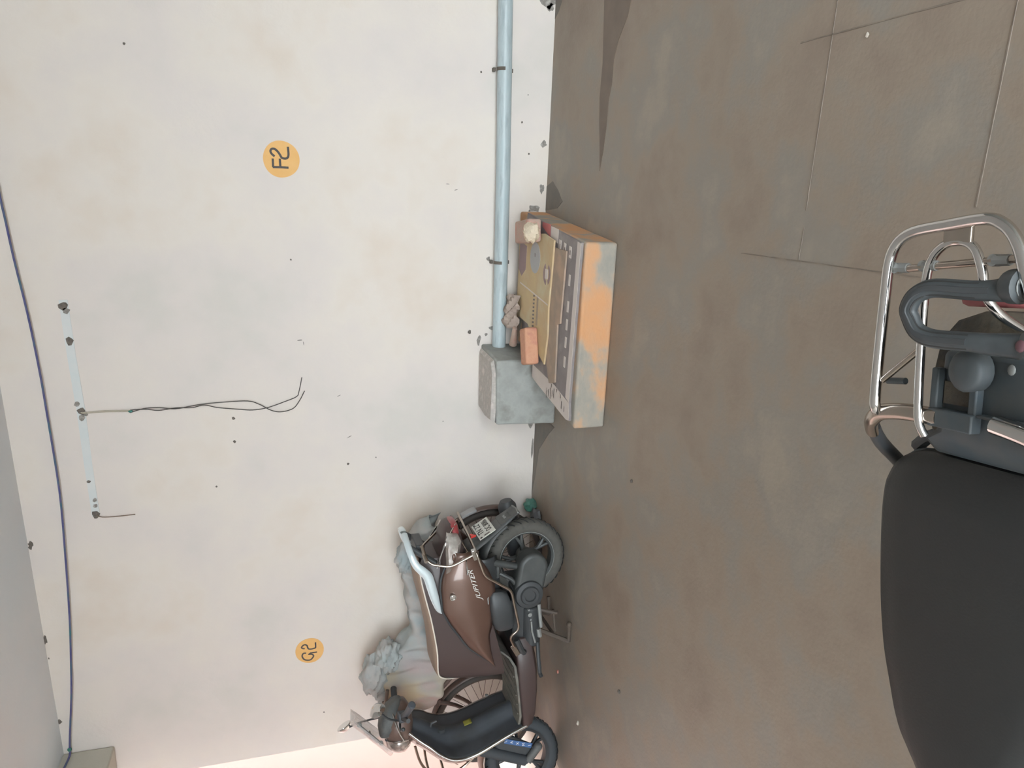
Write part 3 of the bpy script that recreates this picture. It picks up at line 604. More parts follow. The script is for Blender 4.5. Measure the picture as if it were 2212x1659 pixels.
# chrome guards
gl = [(-.212, -.24, .580), (-.165, .243, .588), (-.021, .244, .538), (.078, .242, .388), (.315, .24, .336), (.358, .236, .392), (.43, .222, .358)]
cg = obj('side_guard', G().tube(rnd(gl, .03), .0078, 10), 'chromed', sc)
obj('guard_foot', G().box((.455, .216, .350), (.075, .004, .028), Matrix.Rotation(.5, 3, 'Y')), 'chromed', cg, bev=.003)
gl2 = [(x, -y, z) for x, y, z in gl[1:]]
obj('side_guard', G().tube(rnd(gl2, .03), .0078, 10), 'chromed', sc)
obj('tail_guard', G().tube([(-.206, -.20, .628), (-.20, -.08, .640), (-.205, .02, .642), (-.17, .10, .634), (-.135, .165, .614)], .005, 8, 3), 'chromed', sc)
hx = [(-.150, .232, .590), (-.086, .222, .722), (-.104, .205, .822), (-.135, .185, .852), (-.172, .112, .857), (-.172, -.085, .733), (-.188, -.2, .620)]
obj('backrest_guard', G().tube(rnd(hx, .03), .0068, 10), 'chromed', sc)
obj('guard_sleeve', G().tube([(-.118, .198, .846), (-.172, .112, .857)], .0115, 10), 'chromed', sc)
obj('guard_clamp', G().box((-.145, .225, .592), (.06, .028, .03), Matrix.Rotation(.3, 3, 'Y')), 'chrome', sc, bev=.004)
# centre stand, foot peg
g = G()
for s in (1, -1):
    g.tube([(.40, s * .10, .205), (.425, s * .15, .12), (.475, s * .17, .012)], .013, 8)
    g.tube([(.475, s * .17, .014), (.40, s * .175, .014), (.365, s * .18, .016)], .012, 8)
g.tube([(.43, -.15, .1), (.43, .15, .1)], .01, 8); g.tube([(.263, .14, .20), (.29, .16, .10), (.285, .17, .085)], .011, 8); g.tube([(.30, .1, .09), (.43, .12, .08)], .007, 6)
g.ball((.365, .18, .018), (.018, .018, .017), 10, 6)
obj('centre_stand', g, 'stand', sc)
obj('stand_spring', G().tube([(.22, .165, .20), (.36, .17, .185)], .011, 8).tube([(.37, .165, .2), (.42, .165, .19)], .014, 8), 'steelw', sc)
obj('side_stand', G().tube([(.46, .16, .20), (.52, .20, .208), (.62, .21, .200), (.635, .23, .196)], .012, 8), 'blackp', sc)
# floorboard
g = G()
sec = []
for x, hw, zt, zb in ((.42, .15, .33, .22), (.5, .19, .335, .215), (.6, .205, .325, .20), (.75, .205, .31, .195), (.88, .20, .295, .20), (.95, .19, .285, .21), (.985, .17, .30, .24)):
    L = [(x, hw, zt), (x, hw + .012, zt - .03), (x, hw, zb + .02), (x, hw - .05, zb), (x, -hw + .05, zb), (x, -hw, zb + .02), (x, -hw - .012, zt - .03), (x, -hw, zt)]; sec.append(L)
obj('floorboard', G().loft(sec), 'maroon', sc, bev=.006)
sec = []
for x, hw, z in ((.50, .13, .42), (.53, .165, .375), (.58, .18, .345), (.75, .182, .32), (.9, .176, .305), (.96, .165, .31)):
    sec.append([(x, hw, z), (x, 0, z + .002), (x, -hw, z), (x, -hw, z - .014), (x, hw, z - .014)])
fm = obj('floor_mat', G().loft(sec), 'mat', sc)
g = G()
for x in (.60, .66, .72, .78, .84, .90): g.box((x, 0, lerp([(.58, .347), (.75, .322), (.9, .307)], x)), (.008, .3, .006))
obj('mat_rib', g, 'mat', fm)
g = G().tube([(.40, .2, .34), (.47, .203, .31), (.49, .19, .29)], .018, 8); obj('foot_rest_bracket', g, 'blackp', sc)
# leg shield and front apron
EZ = [.262, .36, .465, .54, .612, .67, .721, .78, .821, .88, .933]
ES = [.955, .985, 1.025, 1.055, 1.075, 1.078, 1.068, 1.035, 1.0, .965, .93]
EW = [.185, .195, .205, .21, .212, .212, .205, .19, .175, .145, .11]
ed = list(zip(EZ, ES)); ew = list(zip(EZ, EW))
def shield(u, v, off=0, bul=.0, k=1.0):
    z = .262 + v * (.933 - .262); y = (2 * u - 1); s_ = lerp(ed, z); hw = lerp(ew, z) * k
    cen = -.05 * max(0, 1 - (abs(y) / .38) ** 2) * (1 - .2 * v)
    return (s_ + off + cen * (1 - bul * 20) + bul * (1 - y * y) * 1.0, y * hw, z)
ls = obj('leg_shield', G().grid(18, 22, lambda u, v: shield(u, v)), 'legsh', sc, solid=.006, ang=60)
def apron(u, v):
    z = .255 + v * (.94 - .255); y = 2 * u - 1; return (lerp(ed, z) + .012 + .11 * (1 - abs(y) ** 2.2) * (.75 + .25 * math.sin(PI * v)), y * lerp(ew, z), z)
obj('front_apron', G().grid(18, 20, apron), 'brown', sc, solid=.006, ang=60)
for s in (1, -1):
    obj('apron_trim', G().tube([(b + .004, s * (c + .002), a) for a, b, c in zip(EZ, ES, EW)], .0100, 10, 3), 'chrome', sc)
obj('warning_sticker', G().grid(4, 3, lambda u, v: (lerp(ed, .55 + .045 * v) - .056 - .004, -.02 + .045 * u, .55 + .045 * v)), 'yel', ls, solid=.002)
obj('glove_hook', G().tube([(1.0, .02, .80), (.96, .02, .79), (.95, .02, .76)], .007, 8).lathe([(0, -.01), (.02, -.01), (.02, .01), (0, .01)], (.985, .06, .74), 'x', 16), 'blackp', sc)
obj('shield_screw', G().lathe([(0, .935), (.010, .935), (.011, .94)], (0, -.13, .42), 'x', 12), 'steelw', sc)
# front mudguard and fork
g = G().lathe([(.247, -.066), (.262, -.05), (.268, 0), (.262, .05), (.247, .066)], n=26, a0=math.radians(20), a1=math.radians(140)).xf(XF)
fg = obj('front_mudguard', g, 'brown', sc, solid=.005, ang=60)
obj('mudguard_trim', G().tube([(.25 * math.cos(a), .068, .25 * math.sin(a)) for a in [math.radians(30 + 9 * k) for k in range(13)]], .005, 6).xf(XF), 'chrome', fg)
g = G()
P = [(-.19, .14), (-.13, .20), (-.02, .12), (.03, .02), (0, -.03), (-.05, -.05), (-.085, -.05)]
g.prism(P, lambda u, v, q: (u, q, v), .055, .085)
g.xf(XF); fk = obj('fork_link', g, 'blackp', sc, bev=.012)
obj('fork_leg', G().tube([(0, .09, 0), (-.10, .075, .26), (-.18, .05, .45)], [.03, .034, .03], 12).tube([(0, -.09, 0), (-.10, -.075, .26), (-.18, -.05, .45)], [.03, .034, .03], 12).tube([(0, -.10, 0), (0, .10, 0)], .018, 12).xf(XF), 'tyred', sc)
obj('shock_unit', G().tube([(.0, .10, -.01), (-.07, .10, -.075)], .024, 12).ball((-.075, .10, -.08), .026, 10, 8).xf(XF), 'dustp', sc)
a = XF(Vector((-.135, .091, .115))); b = XF(Vector((-.085, .091, -.035)))
sk = obj('blue_sticker', G().box((0, 0, 0), (.175, .030, .002)).xf(lambda p: frame((a + b) / 2, b - a, Vector((.9, 0, .35))) @ p), 'blues', fk)
for i_, ch_ in enumerate('LAXMI'):
    text('sticker_letter', ch_, .026, 'white', sk, frame(a.lerp(b, -.02 + i_ * .245) + Vector((0, .0015, 0)), (-1, 0, 0), (0, 0, 1)), .0004, 1.0)
# steering head (turned left)
TH = math.radians(20)
def S(p):
    q = p - Vector((.9, 0, 0)); c_, s_ = math.cos(TH), math.sin(TH)
    return Vector((.9 + q.x * c_ - q.y * s_, q.x * s_ + q.y * c_, p.z))
sec = []
for x, hw, zb, zt in ((.80, .055, .935, .985), (.83, .085, .915, 1.01), (.87, .105, .905, 1.035), (.92, .115, .90, 1.06), (.965, .108, .905, 1.06), (1.0, .09, .915, 1.05), (1.015, .07, .925, 1.04)):
    sec.append(sup(x, 0, (zb + zt) / 2, hw, (zt - zb) / 2, 24, .75))
obj('handlebar_cowl', G().loft(sec).xf(S), 'cowlb', sc, ang=60)
sec = []
for x, hw, zb, zt in ((.79, .05, .96, 1.0), (.82, .08, .965, 1.045), (.88, .10, .98, 1.085), (.94, .10, 1.0, 1.095), (.98, .07, 1.03, 1.09)):
    sec.append(sup(x, 0, (zb + zt) / 2, hw, (zt - zb) / 2, 20, .6))
obj('instrument_panel', G().loft(sec).xf(S), 'dustp', sc, ang=50)
obj('cowl_trim', G().tube([(.85, .10, 1.02), (.93, .125, 1.0), (1.0, .122, .965)], .005, 8, 3).xf(S), 'chrome', sc)
sec = [sup(x, 0, .985, a, b, 24, .9) for x, a, b in ((.995, .085, .066), (1.02, .09, .072), (1.05, .082, .066), (1.075, .055, .044), (1.084, .015, .012))]
hl = obj('headlamp', G().loft(sec).xf(S), 'lens', sc, ang=60)
obj('headlamp_rim', G().tube([(1.008, .090 * math.cos(a), .985 + .072 * math.sin(a)) for a in [2 * PI * k / 28 for k in range(28)]], .006, 8, closed=True).xf(S), 'chrome', hl)
obj('handlebar', G().tube([(.84, .33, .965), (.87, .12, .985), (.89, 0, .985), (.87, -.12, .985), (.84, -.33, .965)], .012, 10, 3).xf(S), 'blackp', sc)
for s in (1, -1):
    ge = (.745, .395, .948) if s == 1 else (.815, -.345, .958)
    obj('hand_grip', G().tube([(.845, s * .20, .972), (.815, s * .28, .965), ge], [.019, .018, .021], 12).box((.855, s * .17, .975), (.05, .075, .05)).xf(S), 'legsh', sc, bev=.006)
    obj('brake_lever', G().tube([(.89, s * .16, .99), (.90, s * .25, 1.0), (.868, s * .37, 1.0)], .0065, 8, 3).ball((.866, s * .375, 1.0), .011, 10, 8).xf(S), 'blackp', sc)
# clear fly screen
g = G().grid(12, 8, lambda u, v: (1.085 - .19 * v - .05 * (2 * u - 1) ** 2, (2 * u - 1) * (.165 - .035 * v ** 3), 1.035 + .20 * v + .01 * math.sin(PI * u)))
ws = obj('fly_screen', g.xf(S), 'screen', sc, solid=.003, ang=60)
g = G()
def scr(u, v, o=.004): return (1.085 - .19 * v - .05 * (2 * u - 1) ** 2 - o, (2 * u - 1) * (.165 - .035 * v ** 3), 1.035 + .20 * v + .01 * math.sin(PI * u))
for v, u0, u1 in ((.45, .2, .55), (.55, .35, .8), (.62, .25, .5)):
    g.grid(6, 1, lambda u, q: scr(u0 + (u1 - u0) * u, v + .04 * q))
obj('screen_print', g.xf(S), 'ink', ws, solid=.001)
obj('screen_sticker', G().grid(3, 3, lambda u, v: scr(.30 + .14 * u, .28 + .16 * v)).xf(S), 'blues', ws, solid=.001)
obj('screen_stay', G().tube([scr(.93, .9, .008), scr(.93, .25, .008)], .007, 8).ball(scr(.93, .85, .012), .014, 8, 6).ball(scr(.93, .3, .012), .012, 8, 6).xf(S), 'steelw', ws)
# mirrors
def mirror_(c, n, tilt, stem, gm):
    z = Vector(n).normalized(); x = Vector((0, 1, 0)); x = (x - z * x.dot(z)).normalized(); y = z.cross(x)
    mt = Matrix(((x.x, y.x, z.x, c[0]), (x.y, y.y, z.y, c[1]), (x.z, y.z, z.z, c[2]), (0, 0, 0, 1)))
    r = obj('rear_mirror', G().loft([[(a * math.cos(t) , b * math.sin(t), h) for t in [2 * PI * k / 24 for k in range(24)]] for a, b, h in ((.02, .012, -.03), (.05, .032, -.02), (.066, .043, -.004), (.068, .045, 0), (.066, .043, .003))]).xf(lambda p: mt @ p), 'chrome', sc, ang=50)
    obj('mirror_glass', G().loft([[(a * math.cos(t), b * math.sin(t), h) for t in [2 * PI * k / 24 for k in range(24)]] for a, b, h in ((.062, .04, .003), (.062, .04, .0045))]).xf(lambda p: mt @ p), gm, r)
    obj('mirror_stem', G().tube([tuple(Vector(c) - z * .02), stem[0], stem[1]], .006, 8, 4), 'blackp', r)
mirror_((1.085, -.27, 1.268), (-.85, -.335, .44), 0, ((1.05, -.23, 1.17), (1.0, -.18, 1.0)), 'mirror')
mirror_((.71, .19, 1.115), (.915, .15, -.42), 0, ((.78, .17, 1.06), (.83, .13, .99)), 'mirror')
# front guard tubes
for y in (.10, -.10):
    obj('front_guard', G().tube([(1.03, y, .90), (1.13, y * 1.2, .87), (1.22, y * 1.25, .80), (1.25, y * 1.2, .72), (1.22, y, .62), (1.17, y, .56)], .008, 8, 4), 'chromed', sc)
obj('front_guard', G().tube([(1.21, .122, .81), (1.25, .05, .81), (1.25, -.05, .81), (1.21, -.122, .81)], .008, 8, 4).tube([(1.245, .12, .72), (1.275, .05, .72), (1.275, -.05, .72), (1.245, -.12, .72)], .008, 8, 4), 'chromed', sc)
# ================================================================ bicycle (local: x forward)
bk = thing('bicycle', 'dark maroon bicycle standing between the scooter and the wall under a cloth', 'bicycle', (-2.255, 4.05, 0), PI)
BW_ = 1.165; RW = .343
for cx, nm in ((0, 'rear_tyre'), (BW_, 'front_tyre')):
    t = obj(nm, G().tube([(cx + .322 * math.cos(a), 0, RW + .322 * math.sin(a)) for a in [2 * PI * k / 56 for k in range(56)]], .0205, 10, closed=True, up=(0, 1, 0)), 'btyre', bk)
    g = G().lathe([(.306, -.013), (.303, -.013), (.298, -.008), (.298, .008), (.303, .013), (.306, .013)], (cx, 0, RW), n=48, closed_prof=True)
    obj('wheel_rim', g, 'rim', bk)
    g = G().lathe([(0, -.045), (.012, -.045), (.026, -.03), (.026, -.026), (.016, -.02), (.016, .02), (.026, .026), (.026, .03), (.012, .045), (0, .045)], (cx, 0, RW), n=16); obj('wheel_hub', g, 'rim', bk)
    g = G()
    for k in range(36):
        a = 2 * PI * k / 36; d = .9 * (1 if k % 4 < 2 else -1); s = .024 * (1 if k % 2 else -1)
        g.tube([(cx + .025 * math.cos(a + d), s, RW + .025 * math.sin(a + d)), (cx + .301 * math.cos(a), 0, RW + .301 * math.sin(a))], .0016, 4)
    tag(obj('spoke', g, 'bike', bk), kind='stuff')
    a0, a1 = (math.radians(25), math.radians(205)) if cx == 0 else (math.radians(30), math.radians(190))
    g = G().lathe([(.358, -.03), (.366, -.015), (.368, 0), (.366, .015), (.358, .03)], (cx, 0, RW), n=30, a0=a0, a1=a1); obj('mudguard', g, 'bike', bk, solid=.003)
obj('mudguard_flap', G().box((-.335, 0, .49), (.018, .06, .10), Matrix.Rotation(.45, 3, 'Y')), 'gmud', bk, bev=.006)
g = G().tube([(.47, 0, .29), (.30, 0, .82)], .015, 10).tube([(.31, 0, .78), (.90, 0, .80)], .014, 10).tube([(.47, 0, .29), (.93, 0, .68)], .016, 10).tube([(.895, 0, .84), (.945, 0, .65)], .018, 10)
for s in (1, -1):
    g.tube([(.47, s * .03, .29), (0, s * .055, RW)], .009, 8).tube([(.315, s * .02, .77), (0, s * .055, RW)], .008, 8)
obj('frame', g, 'bike', bk)
g = G()
for s in (1, -1): g.tube([(.95, s * .045, .66), (.985, s * .05, .56), (1.06, s * .055, .45), (BW_, s * .055, RW)], [.014, .013, .012, .010], 8, 3)
g.box((.948, 0, .67), (.04, .11, .03)); obj('fork', g, 'bike', bk)
g = G().tube([(.89, 0, .83), (.87, 0, 1.01)], .012, 10).tube([(.72, .15, 1.005), (.80, .15, 1.015), (.86, .09, 1.02), (.87, 0, 1.015), (.86, -.09, 1.02), (.80, -.15, 1.015), (.72, -.15, 1.005)], .011, 10, 3); obj('handlebar', g, 'rim', bk)
sec = [sup(x, 0, .80, a, b, 16, .8) for x, a, b in ((.14, .05, .02), (.17, .07, .028), (.24, .066, .03), (.33, .04, .025), (.40, .025, .02), (.42, .012, .012))]
obj('saddle', G().loft(sec).tube([(.31, 0, .76), (.29, 0, .80)], .013, 8), 'blackp', bk)
g = G().lathe([(0, .04), (.085, .04), (.095, .043), (.095, .047), (0, .05)], (.47, 0, .29), n=32).tube([(.47, .06, .29), (.60, .065, .24)], .009, 8).tube([(.47, -.06, .29), (.34, -.065, .34)], .009, 8).box((.61, .115, .237), (.07, .09, .02)).box((.33, -.115, .343), (.07, .09, .02))
obj('crank_set', g, 'rim', bk)
g = G()
for y in (-.06, 0, .06): g.tube([(.22, y, .735), (-.20, y, .735)], .006, 6)
for x in (.2, 0, -.2): g.tube([(x, -.06, .735), (x, .06, .735)], .006, 6)
for s in (1, -1): g.tube([(-.02, s * .06, .735), (0, s * .06, RW)], .006, 6)
obj('rear_carrier', g, 'rim', bk)
obj('chain_guard', G().prism([(-.03, .36), (.40, .38), (.56, .36), (.58, .29), (.54, .22), (.40, .22), (-.02, .31)], lambda u, v, q: (u, q, v), .058, .066), 'bike', bk, bev=.004)
# cover cloth
TOP = [(-1.955, .72), (-1.975, .80), (-2.02, .838), (-2.10, .872), (-2.19, .905), (-2.29, .893), (-2.42, .876), (-2.6, .842), (-2.69, .85), (-2.78, .93), (-2.86, .995), (-3.0, 1.03), (-3.1, 1.01), (-3.18, .95), (-3.225, .90)]
HEM = [(-1.955, .66), (-2.05, .66), (-2.3, .66), (-2.6, .64), (-2.9, .60), (-3.0, .62), (-3.08, .68), (-3.15, .70), (-3.19, .75), (-3.225, .87)]
top_ = sorted(TOP); hem_ = sorted(HEM)
def cloth(u, v):
    x = -1.955 - 1.27 * u; zt = lerp(top_, x); zh = lerp(hem_, x)
    a = 2 * v - 1; aa = abs(a)
    y = 4.05 + math.copysign(1, a) * (.085 * min(1, aa / .3) ** .7 + max(0, aa - .3) * .05)
    z = zt - (zt - zh) * max(0, aa - .18) / .82 if aa > .18 else zt
    wr = .014 * math.sin(26 * u + 5 * v) + .010 * math.sin(61 * u - 9 * v + 1.3) + .008 * math.sin(17 * v + 33 * u) + .006 * math.sin(97 * u + 6 * v + math.sin(9 * u))
    return (x + .01 * math.sin(14 * v + 7 * u), y + wr * (aa > .2), z + wr * .5)
cv = thing('cover_cloth', 'pale grey cloth draped over the bicycle and bunched on its handlebar', 'cloth', (-2.6, 4.05, .8))
def sh(p): return p - Vector((-2.6, 4.05, .8))
cm = M['cover'].copy(); cm.name = 'cover_cloth_with_tinted_hem'; M['cover2'] = cm; nt = cm.node_tree; bs = nt.nodes['Principled BSDF']
tcn = nt.nodes.new('ShaderNodeTexCoord'); sx = nt.nodes.new('ShaderNodeSeparateXYZ'); nt.links.new(tcn.outputs['Object'], sx.inputs[0])
mr = nt.nodes.new('ShaderNodeMapRange'); mr.inputs[1].default_value = -.12; mr.inputs[2].default_value = -.46; nt.links.new(sx.outputs[0], mr.inputs[0])
nz = nt.nodes.new('ShaderNodeTexNoise'); nz.inputs['Scale'].default_value = 5; nt.links.new(tcn.outputs['Object'], nz.inputs['Vector'])
rp2 = nt.nodes.new('ShaderNodeValToRGB'); e = rp2.color_ramp.elements; e.new(.5)
for k_, (p_, c_) in enumerate(((.38, (186, 156, 152)), (.5, (176, 164, 154)), (.62, (188, 172, 146)))): e[k_].position = p_; e[k_].color = (*lin(c_), 1)
nt.links.new(nz.outputs['Fac'], rp2.inputs['Fac'])
mx = nt.nodes.new('ShaderNodeMix'); mx.data_type = 'RGBA'; old = bs.inputs['Base Color'].links[0].from_socket
nt.links.new(mr.outputs[0], mx.inputs[0]); nt.links.new(old, mx.inputs[6]); nt.links.new(rp2.outputs[0], mx.inputs[7]); nt.links.new(mx.outputs[2], bs.inputs['Base Color'])
obj('draped_sheet', G().grid(150, 36, cloth).xf(sh), 'cover2', cv, solid=.004, ang=70)
def lump(c, r, n=36, m=26, k=.12, ph=0):
    g = G().ball(c, 1, n, m); C = Vector(c)
    def w_(p):
        d = p - C; q = 1 + k * math.sin(7 * d.x + 5 * d.z + ph) * math.sin(6 * d.y - 4 * d.z + 2 * ph) + k * .6 * math.sin(15 * d.z + 9 * d.x + ph) + k * .4 * math.sin(23 * d.x - 12 * d.y) + k * .5 * math.sin(11 * d.z - 8 * d.x + 5 * d.y + ph) ** 3
        return C + Vector((d.x * r[0], d.y * r[1], d.z * r[2])) * q
    return g.xf(w_).xf(sh)
obj('cloth_bundle', lump((-2.97, 4.05, 1.06), (.135, .09, .085), ph=.4), 'cover', cv, ang=60)
obj('cloth_bundle', lump((-2.82, 4.02, .985), (.10, .09, .075), ph=2.1), 'cover', cv, ang=60)
obj('cloth_bundle', lump((-3.10, 4.05, .99), (.085, .08, .075), ph=3.7), 'cover', cv, ang=60)
obj('cloth_fold', lump((-2.14, 3.985, .88), (.10, .05, .06), ph=1.1), 'cover', cv, ang=60)
# ================================================================ foreground moped (local: x forward, y towards the camera side)
mo = thing('moped', 'black seated moped in the foreground with a chrome rear rack', 'moped', (-.25, .63, 0), math.radians(187))
HWS = [(.045, .085), (.05, .105), (.065, .132), (.09, .145), (.145, .15), (.244, .143), (.315, .131), (.368, .112), (.42, .090), (.445, .070), (.471, .050), (.52, .045), (.58, .04), (.60, .03)]
def cr(cv, n):
    o = []
    for i in range(len(cv) - 1):
        a, b, c, d = cv[max(i - 1, 0)], cv[i], cv[i + 1], cv[min(i + 2, len(cv) - 1)]
        for k in range(n):
            t = k / n; o.append(tuple(.5 * (2 * b[j] + (c[j] - a[j]) * t + (2 * a[j] - 5 * b[j] + 4 * c[j] - d[j]) * t * t + (3 * b[j] - a[j] - 3 * c[j] + d[j]) * t ** 3) for j in (0, 1)))
    return o + [cv[-1]]
sec = []
for x, hw in cr(HWS, 5):
    k = min(1, (x - .03) / .07); zt = .705 + .018 * min(1, k) - .012 * max(0, (x - .4) / .2)
    L = []
    for a, z in ((1, -.085), (1.0, -.05), (.995, -.02), (.96, 0), (.86, .012), (.6, .018), (.3, .02), (0, .021)): L.append((x, hw * a, zt + z * (.55 + .45 * min(1, k))))
    sec.append(L + [(p[0], -p[1], p[2]) for p in L[-2::-1]])
st = obj('seat', G().loft(sec), 'seatk', mo, ang=50)
obj('seat_piping', G().tube([(.044, .075, .694), (.046, .02, .703), (.046, -.04, .704), (.05, -.10, .702), (.064, -.128, .698)], .0035, 8, 4), 'tail', st)
g = G()
for x, y, r in ((.075, .052, .006), (.085, .060, .005), (.20, .018, .005), (.29, -.002, .005)): g.ball((x, y, .7245), (r * .6, r, .0012), 8, 5, .5)
obj('worn_fleck', g, 'steelw', st)
obj('torn_edge', G().tube([(.395, -.108, .692), (.42, -.098, .690), (.445, -.084, .688)], .004, 6), 'white', st)
sec = []
for x, hw in ((.04, .10), (.10, .13), (.25, .125), (.4, .09), (.55, .05)): sec.append([(x, hw, .645), (x, -hw, .645), (x, -hw + .02, .60), (x, hw - .02, .60)])
obj('seat_base', G().loft(sec), 'blackp', mo, bev=.01)
obj('seat_rear_edge', G().tube([(.03, .11, .70), (.022, .05, .706), (.02, -.03, .707), (.028, -.09, .70), (.05, -.125, .69)], .009, 8, 4), 'tail', st)
# tail body
g = G().loft([[(x, y0, z0), (x, y0, z1), (x, y0 + .01, z1 + .012), (x, y1 - .01, z1 + .012), (x, y1, z1), (x, y1, z0)] for x, y0, y1, z0, z1 in ((.042, -.07, .10, .68, .715), (.022, -.072, .105, .68, .735), (.008, -.045, .105, .68, .744), (-.01, -.04, .105, .68, .748), (-.03, -.038, .10, .68, .75), (-.09, -.035, .095, .69, .752))])
tb = obj('tail_cover', g, 'tail', mo, bev=.006)
obj('tail_recess', G().box((-.042, -.004, .7645), (.026, .034, .002)), 'mud', tb)
obj('tail_rib', G().box((-.045, -.028, .768), (.05, .010, .012)).box((-.045, .024, .768), (.05, .010, .012)).box((-.012, -.001, .77), (.022, .06, .016)).box((-.022, .06, .768), (.004, .06, .012)), 'tail', tb, bev=.003)
obj('tail_knob', G().loft([sup(0, 0, 0, 1, 1, 4)][:0] or [[(-.072 + a * math.cos(t), .020 + b * math.sin(t), z) for t in [2 * PI * k / 20 for k in range(20)]] for a, b, z in ((.024, .022, .766), (.024, .022, .782), (.020, .018, .787), (.008, .008, .788))]), 'tail', tb, ang=50)
obj('tail_screw', G().ball((-.077, .060, .7645), (.006, .005, .0015), 10, 6), 'steelw', tb)
# mudguard and lamp
sec = []
for x, hw, z in ((.03, .06, .715), (.012, .074, .730), (-.01, .076, .732), (-.06, .074, .734), (-.10, .068, .732), (-.124, .050, .726), (-.136, .016, .72)):
    sec.append([(x, hw, z - .03), (x, hw * .9, z), (x, hw * .4, z + .008), (x, -hw * .4, z + .008), (x, -hw * .9, z), (x, -hw, z - .03)])
mg = obj('mudguard_top', G().loft(sec), 'mud', mo, ang=50)
g = G().lathe([(.285, -.06), (.30, -.045), (.305, 0), (.30, .045), (.285, .06)], (0, .01, .27), n=30, a0=math.radians(20), a1=math.radians(205)); obj('rear_mudguard', g, 'mud', mo, solid=.004)
obj('tail_lamp', G().box((-.155, -.015, .685), (.03, .10, .045)), 'pinkred', mo, bev=.008)
# chrome rack
oz = .79
ol = [(-.006, -.105, oz - .012), (-.017, -.1, oz), (-.088, -.099, oz), (-.152, -.096, oz), (-.194, -.093, oz), (-.216, -.082, oz), (-.228, -.059, oz), (-.233, -.011, oz), (-.236, .035, oz), (-.23, .054, oz), (-.218, .068, oz), (-.199, .079, oz), (-.172, .088, oz), (-.125, .108, oz), (-.06, .116, oz), (.0, .112, oz - .012)]
rk = obj('rack_outer_loop', G().tube(ol, .0068, 12, 4), 'chrome', mo)
il = [(.012, -.034, .776), (-.01, -.037, .784), (-.077, -.04, .785), (-.12, -.041, .785), (-.169, -.041, .785), (-.196, -.035, .785), (-.211, -.019, .785), (-.214, .003, .785), (-.206, .02, .785), (-.184, .031, .785), (-.155, .037, .782), (-.135, .041, .765), (-.118, .044, .735)]
obj('rack_inner_loop', G().tube(il, .0052, 12, 4), 'chrome', mo)
cb = obj('rack_cross_bar', G().tube([(-.184, -.094, .783), (-.194, .074, .783)], .0045, 10), 'chromed', mo)
for y in (-.088, -.047, .044): obj('rack_bolt', G().lathe([(0, .787), (.0065, .787), (.0065, .776), (0, .776)], (-.186 - (y + .09) * .05, y, 0), 'z', 12).tube([(-.186 - (y + .09) * .05, y, .783), (-.186 - (y + .09) * .05, y + .018, .783)], .006, 8), 'steelw', cb)
obj('rack_bridge', G().box((-.222, .0, .787), (.022, .036, .006)), 'chromed', mo, bev=.002)
obj('rack_brace', G().tube([(-.047, -.094, .786), (-.09, -.042, .785)], .004, 10), 'chromed', mo)
obj('rubber_stop', G().tube([(-.046, -.094, .778), (-.049, -.066, .778)], .0042, 10), 'handle', mo)
# tubular grab bar clamped through the tail
gb = [(-.012, -.02, .772), (-.012, -.05, .776), (-.010, -.075, .777), (-.004, -.103, .776), (.006, -.120, .771), (.018, -.138, .758), (.032, -.152, .742)]
obj('grab_bar', G().tube(gb, .0105, 14, 4, flat=.8), 'chromed', mo)
obj('grab_bar_end', G().tube([(.025, -.148, .745), (.052, -.163, .715), (.09, -.168, .668), (.14, -.14, .63), (.2, -.10, .615)], .0095, 12, 3), 'blackp', mo)
obj('grab_bar', G().tube([(-.018, .058, .778), (-.012, .095, .777), (.0, .13, .770), (.02, .155, .745), (.06, .168, .69), (.14, .14, .63), (.2, .10, .615)], .0105, 14, 4), 'chrome', mo)
# black U handle
up_ = [(-.166, .082, .786), (-.163, .070, .79), (-.161, .056, .795), (-.161, .033, .8), (-.163, -.003, .808), (-.159, -.018, .812), (-.151, -.028, .814), (-.138, -.034, .814), (-.127, -.031, .812), (-.114, -.023, .810), (-.108, -.011, .808), (-.106, .005, .805), (-.106, .039, .8), (-.105, .058, .794), (-.105, .085, .785)]
ru = [.016, .014, .0115] + [.0108] * 10 + [.012, .014]
uh = obj('grab_handle', G().tube(up_, ru, 14, 4, flat=.75), 'handle', mo)
obj('handle_groove', G().tube([(a + (.0 if i < 7 else 0), b, c + .0070) for i, (a, b, c) in enumerate(up_[2:13])], .0042, 8, 4, flat=.55), 'blackp', uh)
for sd in (-1, 1):
    pts_ = []
    for i in range(2, 13):
        a_, b_, c_ = up_[i - 1], up_[i], up_[i + 1]; tx, ty = c_[0] - a_[0], c_[1] - a_[1]; ln = math.hypot(tx, ty)
        pts_.append((b_[0] - sd * ty / ln * .0072, b_[1] + sd * tx / ln * .0072, b_[2] + .0046))
    obj('handle_groove', G().tube(pts_, .0016, 6, 4), 'black', uh)
obj('handle_cap', G().lathe([(.0165, .066), (.0180, .070), (.0180, .081), (.012, .0835), (.006, .083), (.006, .077), (0, .077)], (-.1655, 0, .787), n=20), 'handle', uh)
obj('cap_slot', G().lathe([(.0085, .0838), (.0125, .0842), (.0125, .0847), (.0085, .0847)], (-.1655, 0, .787), n=16, closed_prof=True), 'steelw', uh)
obj('handle_bolt', G().ball((-.106, .092, .7955), (.0065, .006, .002), 10, 6), 'boltr', uh)
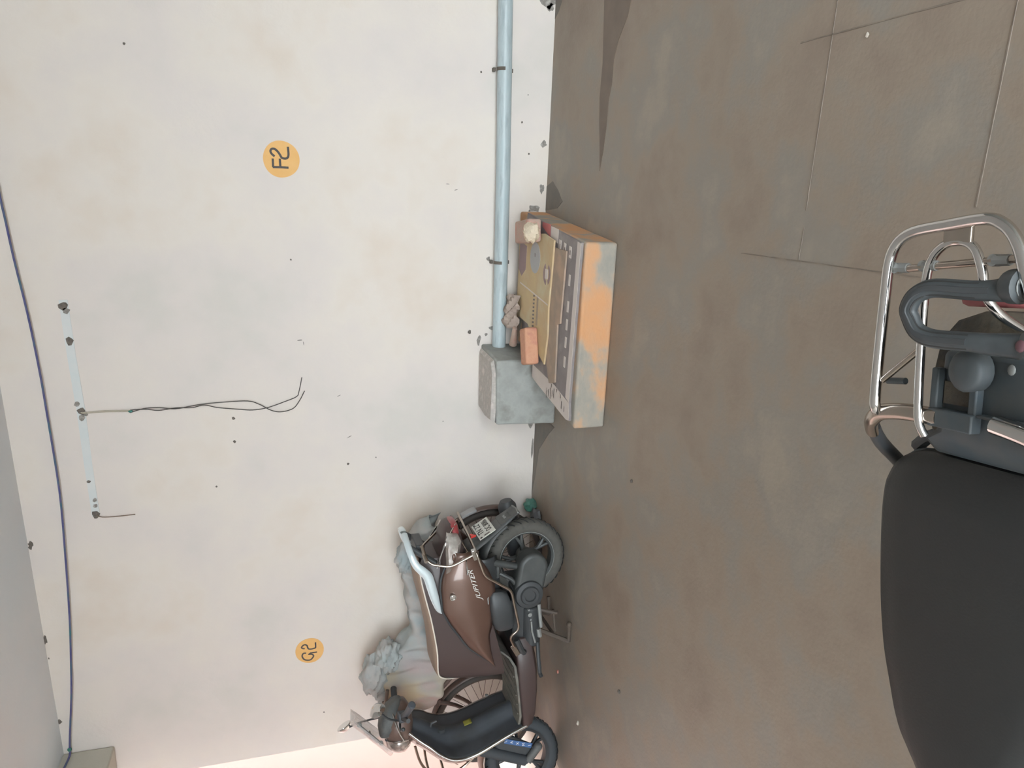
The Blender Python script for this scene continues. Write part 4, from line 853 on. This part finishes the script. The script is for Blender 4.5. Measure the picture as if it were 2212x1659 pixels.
# remaining running gear (mostly out of frame)
for cx, nm in ((0, 'rear_tyre'), (1.17, 'front_tyre')):
    obj(nm, G().tube([(cx + .24 * math.cos(a), .01, .272 + .24 * math.sin(a)) for a in [2 * PI * k / 48 for k in range(48)]], .032, 10, closed=True, up=(0, 1, 0)), 'tyred', mo)
    g = G().lathe([(.215, -.02), (.205, -.015), (.205, .015), (.215, .02)], (cx, .01, .272), n=40, closed_prof=True).lathe([(0, -.05), (.05, -.05), (.05, .05), (0, .05)], (cx, .01, .272), n=20)
    for k in range(24):
        a = 2 * PI * k / 24; g.tube([(cx + .045 * math.cos(a + .6), .01 + (.03 if k % 2 else -.03), .272 + .045 * math.sin(a + .6)), (cx + .208 * math.cos(a), .01, .272 + .208 * math.sin(a))], .0018, 4)
    obj('spoked_rim', g, 'rim', mo)
g = G().tube([(.05, .01, .63), (.45, .01, .60), (.62, .01, .38), (.95, .01, .42), (1.0, .01, .78)], .026, 10, 3).tube([(.1, .07, .61), (.0, .075, .272)], .014, 8).tube([(.1, -.05, .61), (.0, -.055, .272)], .014, 8).tube([(.5, .05, .33), (0, .06, .272)], .012, 8).tube([(.5, -.03, .33), (0, -.04, .272)], .012, 8).tube([(.02, .01, .575), (.02, .01, .70)], .02, 8)
obj('frame', g, 'handle', mo)
obj('engine', G().box((.48, .01, .31), (.2, .16, .15)).tube([(.55, .01, .33), (.72, .01, .37)], .055, 14), 'alloy', mo, bev=.02)
g = G()
for s in (1, -1): g.tube([(.99, .01 + s * .055, .78), (1.17, .01 + s * .055, .272)], .016, 8)
obj('fork', g, 'rim', mo)
obj('handlebar', G().tube([(.93, .31, .95), (.98, .12, .97), (.985, .01, .93), (.98, -.10, .97), (.93, -.29, .95)], .011, 10, 3).tube([(.99, .01, .78), (.985, .01, .93)], .018, 8), 'rim', mo)
obj('prop_stand', G().tube([(.40, .12, .30), (.42, .16, .02)], .012, 8).box((.42, .16, .008), (.05, .04, .014)).tube([(.40, -.1, .30), (.42, -.14, .02)], .012, 8).box((.42, -.14, .008), (.05, .04, .014)).tube([(.40, .12, .3), (.40, -.1, .3)], .012, 8), 'stand', mo)
